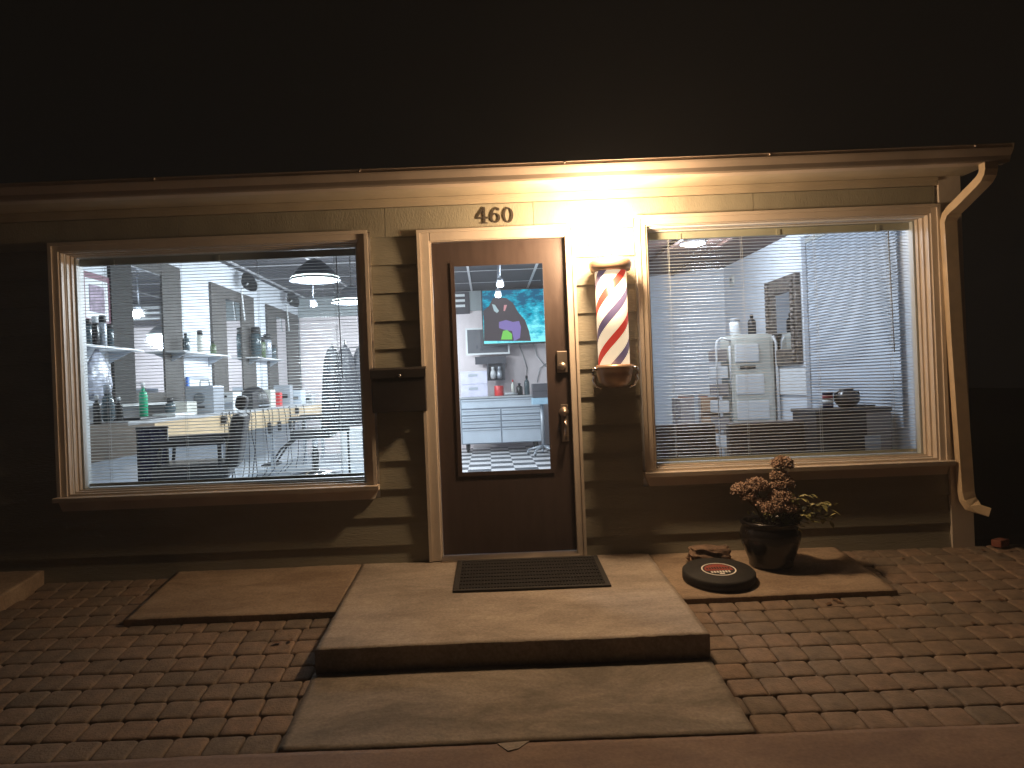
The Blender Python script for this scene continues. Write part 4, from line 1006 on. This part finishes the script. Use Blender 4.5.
spots = [((-2.26, 0.90), 0.25, 0.70-0.60+FZ, 'barber chair nearest the left window with its seat under the wooden counter front'), ((-2.38, 5.2), 0.05, FZ, 'farthest barber chair turned sideways with its footrest to the left')]
for i, ((x, y), rz, z, lb) in enumerate(spots):
    o = C0 if i == 0 else copy_tree(C0); o.location = (x, y, FZ); o.rotation_euler = (0, 0, rz); o['label'] = lb
q = atx(254, 400, -3.0)
T = thing('dryer_hood', (-3.0, q.y, 0.986), 'rounded black dryer hood resting on the counter right of the steriliser', 'dryer hood')
g = MB(); g.lathe([(0.24, 0.0), (0.245, 0.06), (0.22, 0.16), (0.15, 0.24), (0.06, 0.275), (0.001, 0.28)], (-3.0, q.y, 0.987), 32, sx=0.75); g.build('hood_shell', leather_m, T)
g = MB(); g.lathe([(0.252, 0.02), (0.256, 0.03), (0.252, 0.04)], (-3.0, q.y, 0.987), 32, sx=0.75, cap=False); g.build('rim', silver_m, T)
# navy towel hanging over the first chair's arm -> stool with cloth
q = at(152, 445, 0.75)
T = thing('draped_towel', (q.x, q.y, 0.50), 'dark navy towel hanging before the wooden counter front', 'towel')
g = MB(); w_ = 0.10
L1 = []; L2 = []
for i in range(13):
    xx = q.x-w_+2*w_*i/12; zz = 0.012*math.sin(i*1.6)
    L1.append((xx, q.y+zz)); L2.append((xx, q.y+zz+0.02))
g.prism(L1+L2[::-1], 'z', 0.50, 0.93); g.build('cloth', navy_m, T)
g = MB(); g.tube([(q.x-0.12, q.y+0.01, 0.935), (q.x+0.12, q.y+0.01, 0.935)], 0.010, 8); g.tube([(q.x-0.11, q.y+0.01, 0.935), (q.x-0.11, q.y+0.01, FZ)], 0.010, 8); g.tube([(q.x+0.11, q.y+0.01, 0.935), (q.x+0.11, q.y+0.01, FZ)], 0.010, 8); g.build('towel_rail', black_m, T)

# coat stand with capes
csx, csy = -1.78, 4.45
T = thing('coat_stand', (csx, csy, FZ), 'thin dark coat stand behind the right edge of the left window', 'coat stand')
g = MB(); g.tube([(csx, csy, FZ+0.03), (csx, csy, 1.80)], 0.014, 10); g.build('pole', black_m, T)
g = MB(); g.lathe([(0.2, 0), (0.2, 0.015), (0.03, 0.03)], (csx, csy, FZ), 24); g.build('base', black_m, T)
hk = [(-0.16, 0.0), (0.02, -0.1), (0.20, 0.02)]
for dx_, dy_ in hk:
    g = MB(); g.tube([(csx, csy, 1.70), (csx+dx_*0.9, csy+dy_, 1.71), (csx+dx_, csy+dy_, 1.76)], 0.007, 6); g.build('hook', black_m, T)
cl = ['leftmost black barber cape hanging on the coat stand', 'middle black barber cape hanging on the coat stand', 'rightmost black barber cape hanging on the coat stand']
for k, (dx_, dy_) in enumerate(hk):
    g = MB(); cx_, cy_ = csx+dx_, csy+dy_; rings = []; rr3 = random.Random(k)
    for (z, r) in ((1.74, 0.012), (1.68, 0.06), (1.56, 0.105), (1.35, 0.12), (1.1, 0.135), (0.85, 0.15), (0.66+0.06*k, 0.165)):
        ring_ = []
        for i in range(28):
            a = 2*PI*i/28; f_ = 1+0.16*math.sin(a*7+k+z*1.3)*(min(1, (1.8-z)*2))
            ring_.append(g.bm.verts.new((cx_+r*f_*math.cos(a), cy_+r*0.6*f_*math.sin(a), z)))
        rings.append(ring_)
    for j in range(len(rings)-1):
        for i in range(28): g._f([rings[j][i], rings[j][(i+1) % 28], rings[j+1][(i+1) % 28], rings[j+1][i]], True)
    g._f(rings[0]); g._f(rings[-1])
    single(g, 'barber_cape', cape_m, (cx_, cy_, 0.66), cl[k], 'barber cape', 'capes on the coat stand')
# blue box on low table near coat stand
q = at(328, 430, 6.6)
o = box_thing('blue_box', -1.72-0.25, -1.72+0.0, 6.6, 6.8, 0.58, 0.70, mat('sky blue carton', (0.12, 0.45, 0.62), 0.5), 'sky blue carton on the low white cabinet behind the coat stand', 'carton')
o = box_thing('low_cabinet', -2.3, -1.6, 6.5, 7.0, FZ, 0.579, white_m, 'low white cabinet behind the coat stand', 'cabinet')
g = MB(); g.box(-1.96, -1.94, 6.488, 6.4995, FZ+0.06, 0.55); g.build('door_gap_shade', chestd_m, o)  # dark strip on the front painted as the shade of the gap

# ---------------------------------------------------------------- back wall seen through the door
def onback(u, v, y=BY): return at(u, v, y)
# flag
a = at(448, 290, BY-0.03); b = at(470, 314, BY-0.03)
T = thing('wall_flag', (a.x, BY-0.01, b.z), 'dark flag with pale horizontal stripes on the back wall', 'flag')
g = MB(); g.box(a.x-0.2, b.x, BY-0.075, BY-0.062, b.z, a.z); g.build('flag_cloth', mat('dark charcoal flag', (0.09, 0.08, 0.09), 0.9), T)
g = MB(); hh = (a.z-b.z)
for i in range(3): g.box(a.x-0.19, b.x-0.08, BY-0.080, BY-0.0755, b.z+hh*(0.28+0.21*i), b.z+hh*(0.28+0.21*i)+hh*0.10)
g.build('pale_stripe', white_m, T)
# pilaster
a = at(471, 288, BY-0.1); b = at(483, 312, BY-0.1)
# TV
def tv_mat():
    m = bpy.data.materials.new('television picture'); m.use_nodes = True; nt = m.node_tree; N = nt.nodes; L = nt.links
    N.remove(N['Principled BSDF']); tc = N.new('ShaderNodeTexCoord'); nz = N.new('ShaderNodeTexNoise'); nz.inputs['Scale'].default_value = 4.5; nz.inputs['Detail'].default_value = 8; nz.inputs['Roughness'].default_value = 0.7
    mp = N.new('ShaderNodeMapping'); mp.inputs['Scale'].default_value = (1, 1, 2.2); L.new(tc.outputs['Object'], mp.inputs[0]); L.new(mp.outputs[0], nz.inputs[0])
    sx = N.new('ShaderNodeSeparateXYZ'); L.new(tc.outputs['Generated'], sx.inputs[0]); mr = N.new('ShaderNodeMapRange'); L.new(sx.outputs[2], mr.inputs[0])
    mr.inputs['To Min'].default_value = 0.17; mr.inputs['To Max'].default_value = -0.16
    ad = N.new('ShaderNodeMath'); L.new(nz.outputs[0], ad.inputs[0]); L.new(mr.outputs[0], ad.inputs[1])
    rp = N.new('ShaderNodeValToRGB'); L.new(ad.outputs[0], rp.inputs[0]); e = rp.color_ramp.elements
    e[0].position = 0.36; e[0].color = (0.004, 0.10, 0.20, 1); e[1].position = 0.66; e[1].color = (0.25, 0.9, 1.0, 1); k = e.new(0.5); k.color = (0.0, 0.42, 0.60, 1)
    em = N.new('ShaderNodeEmission'); L.new(rp.outputs[0], em.inputs[0]); em.inputs[1].default_value = 1.25
    L.new(em.outputs[0], N['Material Output'].inputs[0]); return m
yv = 7.55
a = at(482, 291, yv); b = at(556, 341, yv)
T = thing('television', ((a.x+b.x)/2, yv, b.z), 'wall television showing a dark hooded figure against bright cyan', 'television')
g = MB(); g.box(a.x-0.02, b.x+0.02, yv, yv+0.05, b.z-0.03, a.z+0.02, bev=0.004); g.build('television_case', black_m, T)
g = MB(); g.box(a.x, b.x, yv-0.003, yv-0.0005, b.z, a.z); scn = g.build('screen', tv_mat(), T)
def spoly(pts, m, dep, name):
    g = MB(); P = [at(u, v, yv) for u, v in pts]; g.prism([(p.x, p.z) for p in P], 'y', yv-0.004-dep, yv-0.0035-dep+0.0004); g.build(name, m, scn)
spoly([(484, 341), (484, 322), (483, 311), (489, 306), (493, 298), (499, 297.5), (506, 298), (513, 303), (518, 312), (525, 320), (529, 331), (531, 341)], emis('screen dark grey', (0.10, 0.085, 0.10), 1), 0.0, 'figure')
spoly([(499, 322), (506, 320), (513, 322), (519, 321), (521, 327), (520, 338), (514, 341), (512, 331), (505, 330), (499, 328)], emis('screen purple', (0.28, 0.22, 0.55), 1), 0.001, 'purple_scarf')
spoly([(503, 331), (507, 330), (512, 334), (512, 339.5), (501, 339.5)], emis('screen green', (0.25, 0.75, 0.15), 1), 0.002, 'green_patch')
spoly([(492, 304), (495, 305), (499, 311), (497, 313), (494, 311)], emis('screen pale', (0.5, 0.65, 0.72), 1), 0.001, 'pale_patch')
spoly([(504, 305), (507, 305), (505, 311), (503.5, 311)], emis('screen pink', (0.75, 0.35, 0.38), 1), 0.001, 'pink_patch')
g = MB(); g.box((a.x+b.x)/2-0.08, (a.x+b.x)/2+0.08, yv+0.051, BY-0.001, (a.z+b.z)/2-0.08, (a.z+b.z)/2+0.08); g.build('wall_mount', black_m, T)
# dark monitor below left
yb2 = 8.0
a = at(467, 330, yb2); b = at(508, 352, yb2)
T = thing('dark_screen', ((a.x+b.x)/2, yb2, b.z), 'switched off dark screen with a white rim left of the television', 'screen')
g = MB(); g.box(a.x-0.03, b.x+0.03, yb2, yb2+0.04, b.z-0.03, a.z+0.03); g.build('rim', white_m, T)
g = MB(); g.box(a.x, b.x, yb2-0.004, yb2-0.0005, b.z, a.z); g.build('panel', mat('dark grey panel', (0.10, 0.10, 0.115), 0.3), T)
# dark shelf with two pale bottles
a = at(475, 357, yb2); b = at(507, 380, yb2)
T = thing('bottle_rack', ((a.x+b.x)/2, yb2, b.z), 'dark arched rack on the back wall holding two pale bottles', 'rack')
g = MB(); g.box(a.x, b.x, yb2+0.02, yb2+0.16, a.z-0.13, a.z); xm0 = at(487, 370, yb2).x; xm1 = at(505, 370, yb2).x
g.box(xm0, xm1, yb2+0.12, yb2+0.16, b.z, a.z-0.131); g.box(xm0, xm0+0.03, yb2+0.02, yb2+0.119, b.z, a.z-0.131); g.box(xm1-0.03, xm1, yb2+0.02, yb2+0.119, b.z, a.z-0.131)
g.box(xm0+0.031, xm1-0.031, yb2+0.02, yb2+0.119, b.z, b.z+0.02); g.box((a.x+b.x)/2-0.05, (a.x+b.x)/2+0.05, yb2+0.161, BY-0.001, a.z-0.1, a.z-0.02)
g.build('rack_body', mat('charcoal rack', (0.07, 0.07, 0.085), 0.6), T)
for i, s in enumerate((0.33, 0.70)):
    bottle((xm0+(xm1-xm0)*s, yb2+0.075, b.z+0.021), 0.22, 0.055, (white_m, silver_m)[i], ('white bottle on the left of the dark arched rack', 'grey bottle on the right of the dark arched rack')[i], shape=2, cap=(white_m, silver_m)[i], group='bottles in the arched rack')
# tool chest
yc = 7.3
a = at(458, 397, yc); b = at(540, 452, yc)
ct = Vector(((a.x+b.x)/2, yc, FZ)); W = 1.33; z1 = 1.0
x0 = at(460, 400, yc).x; x1 = x0+W
z1 = at(500, 396, yc).z; zB = 0.20
T = thing('tool_chest', ((x0+x1)/2, yc+0.25, FZ), 'wide pale blue steel drawer chest on casters facing the door', 'tool chest')
g = MB(); g.box(x0, x1, yc, yc+0.5, zB, z1-0.03, bev=0.006); g.build('chest_body', mat('shaded steel carcass', (0.22, 0.25, 0.30), 0.5), T)  # carcass darkened to paint shade into the drawer gaps
g = MB(); g.box(x0-0.015, x1+0.015, yc-0.02, yc+0.52, z1-0.0295, z1, bev=0.004); g.build('top', counter_m, T)
H_ = z1-0.03-zB; rowsz = [(0.02, 0.335), (0.365, 0.475), (0.505, 0.615), (0.645, 0.755)]
def drawer(xa, xb, za, zb2):
    g = MB(); g.box(xa, xb, yc-0.014, yc-0.0005, za, zb2, bev=0.004); d = g.build('drawer', chest_m, T)
    g = MB(); g.box(xa+0.01, xb-0.01, yc-0.028, yc-0.0145, zb2-0.028, zb2-0.012, bev=0.003); g.build('pull', silver_m, d)
for lo, hi in rowsz:
    drawer(x0+0.02, (x0+x1)/2-0.012, zB+H_*lo, zB+H_*hi); drawer((x0+x1)/2+0.012, x1-0.02, zB+H_*lo, zB+H_*hi)
drawer(x0+0.02, x1-0.02, zB+H_*0.79, zB+H_*0.98)
for (xx, yy) in ((x0+0.1, yc+0.06), (x1-0.1, yc+0.06), (x0+0.1, yc+0.44), (x1-0.1, yc+0.44)):
    g = MB(); g.lathe([(0.062, -0.02), (0.066, 0), (0.062, 0.02)], (xx, yy, FZ+0.066), 20, M=Matrix.Rotation(PI/2, 4, 'Y')); g.box(xx-0.03, xx-0.022, yy-0.03, yy+0.03, FZ+0.05, zB-0.001); g.box(xx+0.022, xx+0.03, yy-0.03, yy+0.03, FZ+0.05, zB-0.001); g.build('caster', rubber_m, T)
# on the chest
def on(u, y): return at(u, 390, y).x
a = at(459, 366, 7.45); b = at(488, 394, 7.45)
for i, (zz0, zz1) in enumerate(((z1+0.0005, z1+0.21), (z1+0.2110, z1+0.43))):
    T = box_thing('storage_drawer', x0+0.02, b.x, 7.42, 7.75, zz0, zz1, mat('pale lilac plastic', (0.66, 0.64, 0.78), 0.4), ('lower pale lilac storage box on the left of the drawer chest', 'upper pale lilac storage box on the left of the drawer chest')[i], 'storage box', group='stacked lilac storage boxes')
    g = MB(); g.box(x0+0.15, x0+0.30, 7.410, 7.4195, zz1-0.09, zz1-0.05); g.build('pull', silver_m, T)
q = on(499, 7.5); single(MB().lathe([(0.075, 0), (0.078, 0.005), (0.078, 0.165), (0.075, 0.17)], (q, 7.5, z1+0.001), 24), 'red_tin', red_m, (q, 7.5, z1), 'red tin can standing on the drawer chest', 'tin')
lb = ['small clear bottle with a red cap on the drawer chest', 'squat dark bottle with a white label on the drawer chest', 'tall dark bottle on the right of the drawer chest']
for i, (u, h, r, m_, cp) in enumerate(((513, 0.26, 0.03, cream_m, red_m), (519.5, 0.20, 0.055, bm_list[1], black_m), (527, 0.32, 0.045, vessel_m, black_m))):
    bottle((on(u, 7.55), 7.55, z1+0.001), h, r, m_, lb[i], cap=cp, group='bottles on the drawer chest')
g = MB(); xq = on(510, 7.4); g.tube([(xq-0.09, 7.38, z1+0.03), (xq+0.05, 7.38, z1+0.035), (xq+0.12, 7.38, z1+0.02)], 0.02, 10); single(g, 'hair_clipper', counter_m, (xq, 7.38, z1+0.01), 'grey hair clipper lying on the drawer chest beside the red tin', 'hair clipper')
# rolling stand with black case
ys = 6.6; q = at(543, 404, ys); 
T = thing('rolling_stand', (q.x, ys, FZ), 'tall grey wheeled stand at the right end of the drawer chest', 'stand')
zt_ = at(543, 404, ys).z
g = MB(); g.tube([(q.x-0.02, ys, FZ+0.12), (q.x-0.02, ys, zt_)], 0.028, 12); g.build('pole', silver_m, T)
for a_ in (0.3, 1.56, 2.8, 4.1, 5.3):
    g = MB(); g.tube([(q.x-0.02, ys, FZ+0.13), (q.x-0.02+0.25*math.cos(a_), ys+0.25*math.sin(a_), FZ+0.07)], [0.022, 0.014], 8)
    g.lathe([(0.001, -0.025), (0.028, -0.01), (0.028, 0.01), (0.001, 0.025)], (q.x-0.02+0.25*math.cos(a_), ys+0.25*math.sin(a_), FZ+0.03), 12, M=Matrix.Rotation(PI/2, 4, 'Y')); g.build('leg', silver_m, T)
g = MB(); g.box(q.x-0.17, q.x+0.22, ys-0.16, ys+0.16, zt_, zt_+0.10, bev=0.006); g.build('tray', mat('pale blue tray', (0.40, 0.60, 0.75), 0.35), T)
T = box_thing('equipment_case', q.x-0.16, q.x+0.24, ys-0.15, ys+0.15, zt_+0.101, zt_+0.32, mat('charcoal case', (0.09, 0.085, 0.10), 0.5), 'charcoal equipment case on top of the wheeled stand', 'case')
g = MB(); g.box(q.x-0.16, q.x+0.24, ys-0.1535, ys-0.151, zt_+0.20, zt_+0.207); g.build('lid_seam', black_m, T)
# wires on the back wall
for k, pts in enumerate((((519, 345), (523, 355), (527, 368), (526, 385)), ((533, 342), (537, 356), (545, 366), (548, 368)), ((548, 362), (540, 368), (537, 382)))):
    g = MB(); P = [at(u, v, BY-0.02) for u, v in pts]; g.tube(P, 0.008, 6); single(g, 'wall_cable', counter_m, (P[0].x, BY-0.02, P[-1].z), ('cable dropping from the television to the drawer chest', 'curved cable right of the drawer chest bottles', 'looped cable above the charcoal equipment case')[k], 'cable', 'cables on the back wall')

# ---------------------------------------------------------------- waiting room (right window)
# ornate wall mirror
ya_ = atx(770, 320, RX).y; yb_ = atx(802, 320, RX).y; y0, y1 = min(ya_, yb_), max(ya_, yb_)
T = thing('wall_mirror', (RX, (y0+y1)/2, 1.3), 'tall mirror in a patterned bronze frame on the waiting room wall', 'mirror')
zt2, zb2 = atx(786, 277, RX).z, atx(786, 365, RX).z
g = MB(); f = 0.15; orn = mat('ornate mottled bronze frame', (0.11, 0.085, 0.07), 0.5, 0.3, var=0.7, scale=28, bump=1.0, bscale=30, col2=(0.24, 0.20, 0.17))
g.box(RX-0.05, RX-0.001, y0, y1, zt2-f, zt2, bev=0.012); g.box(RX-0.05, RX-0.001, y0, y1, zb2, zb2+f, bev=0.012)
g.box(RX-0.05, RX-0.001, y0, y0+f, zb2+f, zt2-f, bev=0.012); g.box(RX-0.05, RX-0.001, y1-f, y1, zb2+f, zt2-f, bev=0.012)
for i in range(14):
    zz = zb2+0.05+(zt2-zb2-0.1)*i/13
    for yy in (y0+f/2, y1-f/2): g.lathe([(0.001, -0.03), (0.03, -0.012), (0.034, 0), (0.001, 0.012)], (RX-0.05, yy, zz), 10, M=Matrix.Rotation(PI/2, 4, 'Y'))
g.build('mirror_frame', orn, T)
g = MB(); g.box(RX-0.02, RX-0.002, y0+f, y1-f, zb2+f, zt2-f); g.build('mirror_glass', mirror_m, T)
# white rolling cart
yk = 2.5; a = at(716, 335, yk); b = at(778, 455, yk)
x0, x1 = at(716, 380, yk).x, at(776, 380, yk).x; zt3 = at(745, 334, yk).z
T = thing('rolling_cart', ((x0+x1)/2, yk, FZ), 'tall cream plastic supply cart with rounded top in the waiting room', 'supply cart')
xm = x0+(x1-x0)*0.24
g = MB(); g.box(xm+0.02, x1, yk, yk+0.38, 0.30, zt3, bev=0.05); g.build('cabinet_body', cream_m, T)
g = MB()
for xx in (x0+0.01, xm): g.tube([(xx, yk-0.01, FZ+0.05), (xx, yk-0.01, zt3-0.12), (xx+0.012, yk-0.01, zt3-0.06), ((x0+xm)/2, yk-0.01, zt3-0.03)], 0.012, 8)
for xx in (x1+0.012,): g.tube([(xx, yk-0.01, FZ+0.05), (xx, yk-0.01, zt3-0.10), (xx-0.03, yk-0.01, zt3-0.03)], 0.014, 8)
g.build('side_rail', white_m, T)
for k, (za, zb3, m_) in enumerate(((zt3-0.28, zt3-0.10, white_m), (zt3-0.60, zt3-0.40, white_m), (zt3-0.85, zt3-0.66, white_m))):
    g = MB(); g.box(xm+0.05, x1-0.16+0.04*k, yk-0.02, yk-0.0005, za, zb3, bev=0.012); g.build('bin', m_, T)
g = MB(); g.box(xm+0.10, xm+0.25, yk-0.012, yk-0.0005, zt3-0.345, zt3-0.315); g.build('handle', black_m, T)
for k in range(6):
    g = MB(); g.box(x0+0.022, xm-0.012, yk+0.02, yk+0.3, 0.45+k*0.17, 0.57+k*0.17, bev=0.012); g.build('supply_box', (white_m, greybox_m)[k % 2], T)
bottle((at(735, 330, yk+0.15).x, yk+0.15, zt3+0.001), 0.17, 0.055, white_m, 'white round tub with a grey lid on the supply cart', cat='tub', name='jar', shape=1, cap=counter_m)
bottle((at(752, 330, yk+0.15).x, yk+0.15, zt3+0.001), 0.20, 0.04, black_m, 'thin black spray bottle on the supply cart', shape=0)
# brown sofas with their backs to the window
def sofa(u0, u1, vt, y, label, m_, name='waiting_chair', cat='waiting chair'):
    xa, xb = at(u0, vt, y).x, at(u1, vt, y).x; zt4 = at((u0+u1)/2, vt, y).z
    T = thing(name, ((xa+xb)/2, y+0.3, FZ), label, cat, 'brown chairs with their backs to the window')
    g = MB(); g.box(xa, xb, y, y+0.09, 0.30, zt4, bev=0.02); g.build('backrest', m_, T)
    g = MB(); g.box(xa+0.02, xb-0.02, y+0.091, y+0.55, 0.36, 0.48, bev=0.03); g.build('seat', m_, T)
    for xx in (xa+0.03, xb-0.07):
        for yy in (y+0.03, y+0.47):
            g = MB(); g.box(xx, xx+0.04, yy, yy+0.04, FZ, 0.30 if yy < y+0.1 else 0.36); g.build('leg', black_m, T)
    return T
sofa(650, 716, 424, 0.55, 'brown waiting chair at the left end below the right window', brownfab_m)
sofa(729, 806, 422, 0.62, 'wide brown waiting chair between the supply cart and dark console', brownfab_m)
# dark console
yk2 = 0.42; xa, xb = at(816, 410, yk2).x, at(892, 410, yk2).x; zt5 = at(850, 409, yk2).z
T = thing('console_cabinet', ((xa+xb)/2, yk2+0.2, FZ), 'dark espresso console against the waiting room side wall', 'console')
g = MB(); g.box(xa, xb-0.18, yk2, yk2+0.4, FZ, zt5-0.025, bev=0.004); g.build('cabinet_body', cabinet_m, T)
g = MB(); g.box(xa-0.01, xb, yk2-0.01, yk2+0.41, zt5-0.0245, zt5, bev=0.004); g.build('top', cabinet_m, T)
g = MB(); g.box(xb-0.179, xb-0.002, yk2+0.01, yk2+0.40, FZ, zt5-0.025); g.build('side_panel', greybox_m, T)
g = MB(); g.box(xb-0.2, xb-0.09, yk2-0.006, yk2-0.0005, zt5-0.30, zt5-0.19); g.build('card', silver_m, T)
q = at(847, 405, yk2+0.15); T = thing('vase', (q.x, yk2+0.15, zt5), 'round dark glazed vase on the console', 'vase')
g = MB(); g.lathe([(0.035, 0), (0.055, 0.01), (0.085, 0.05), (0.088, 0.075), (0.07, 0.11), (0.045, 0.125), (0.05, 0.14), (0.044, 0.14), (0.038, 0.12)], (q.x, yk2+0.15, zt5+0.001), 32); g.build('vase_body', mat('brown grey glaze', (0.07, 0.065, 0.065), 0.25, var=.3), T)
g = MB()
for s in (-1, 1): g.tube([(q.x+s*0.05, yk2+0.15, zt5+0.12), (q.x+s*0.085, yk2+0.15, zt5+0.11), (q.x+s*0.088, yk2+0.15, zt5+0.075)], 0.008, 6)
g.build('handle', black_m, T)
q = at(828, 405, yk2+0.15); T = thing('striped_can', (q.x, yk2+0.15, zt5), 'small can with red white and blue bands beside the vase', 'can')
g = MB()
for i, (za, zb3) in enumerate(((0, 0.035), (0.035, 0.065), (0.065, 0.10), (0.10, 0.12))):
    g.mi = (0, 1, 2, 0)[i]; g.lathe([(0.036, za+0.0005), (0.036, zb3)], (q.x, yk2+0.15, zt5+0.001), 20)
g.build('can_body', [navy_m, white_m, mat('dull red band', (0.35, 0.06, 0.06), 0.5)], T)
g = MB(); g.box(at(862, 408, yk2+.1).x, at(872, 408, yk2+.1).x, yk2+0.05, yk2+0.2, zt5+0.001, zt5+0.02, bev=0.003); single(g, 'small_tray', black_m, (at(867, 408, yk2+.1).x, yk2+0.1, zt5), 'flat black dish at the right end of the console', 'dish')
# grey cabinet and tan carton behind the left chair
yk3 = 2.9; xa, xb = at(680, 405, yk3).x, at(699, 405, yk3).x
T = box_thing('file_box', xa, xb+0.02, yk3, yk3+0.35, FZ, at(690, 398, yk3).z, greybox_m, 'grey file cabinet behind the left waiting chair', 'cabinet')
g = MB(); g.box(xb-0.05, xb-0.01, yk3-0.006, yk3-0.0005, 0.5, 1.0); g.build('edge_strip', silver_m, T)
T = box_thing('carton', xb+0.025, xb+0.22, yk3, yk3+0.3, FZ, at(705, 398, yk3).z, tan_m, 'tan cardboard carton beside the grey file cabinet', 'carton')
g = MB(); g.box(xb+0.03, xb+0.21, yk3-0.003, yk3-0.0005, 0.75, 0.79); g.build('tape', brownfab_m, T)
T = thing('magazines', (xa+0.2, yk3+0.1, 1.1), 'flat pile of magazines with an orange spine on the grey file cabinet', 'magazines')
zz = at(690, 398, yk3).z+0.001
for i in range(3):
    g = MB(); g.box(xa+0.05+0.01*i, xb+0.10, yk3+0.02, yk3+0.28, zz+i*0.012, zz+i*0.012+0.011, rot=0.06*i); g.build('magazine', (mat('orange spine', (0.5, 0.2, 0.12), 0.5), counter_m, black_m)[i], T)
# white board panel low on the right wall, under the mirror
T = thing('white_panel', (RX, 2.9, 0.9), 'plain white rectangular panel on the wall below the patterned mirror', 'panel')
a_ = atx(779, 385, RX); b_ = atx(808, 385, RX)
g = MB(); g.box(RX-0.02, RX-0.001, b_.y, a_.y, 0.95, 1.22, bev=0.004); g.build('panel_face', white_m, T)
g = MB(); g.box(RX-0.024, RX-0.0205, b_.y, a_.y, 1.205, 1.215); g.build('panel_trim', silver_m, T)

# ================================================================== HAZE added for the glow around the lamp
if HAZE > 0:
    g = MB(); g.box(-45, 45, -45, 65, -2.2, 9.0)
    m = bpy.data.materials.new('night haze'); m.use_nodes = True; nt = m.node_tree; nt.nodes.remove(nt.nodes['Principled BSDF'])
    v = nt.nodes.new('ShaderNodeVolumePrincipled'); v.inputs['Color'].default_value = (0.95, 0.95, 0.97, 1); v.inputs['Density'].default_value = HAZE; v.inputs['Anisotropy'].default_value = 0.0
    nt.links.new(v.outputs[0], nt.nodes['Material Output'].inputs['Volume'])
    o = g.build('added_haze', m); o['kind'] = 'stuff'
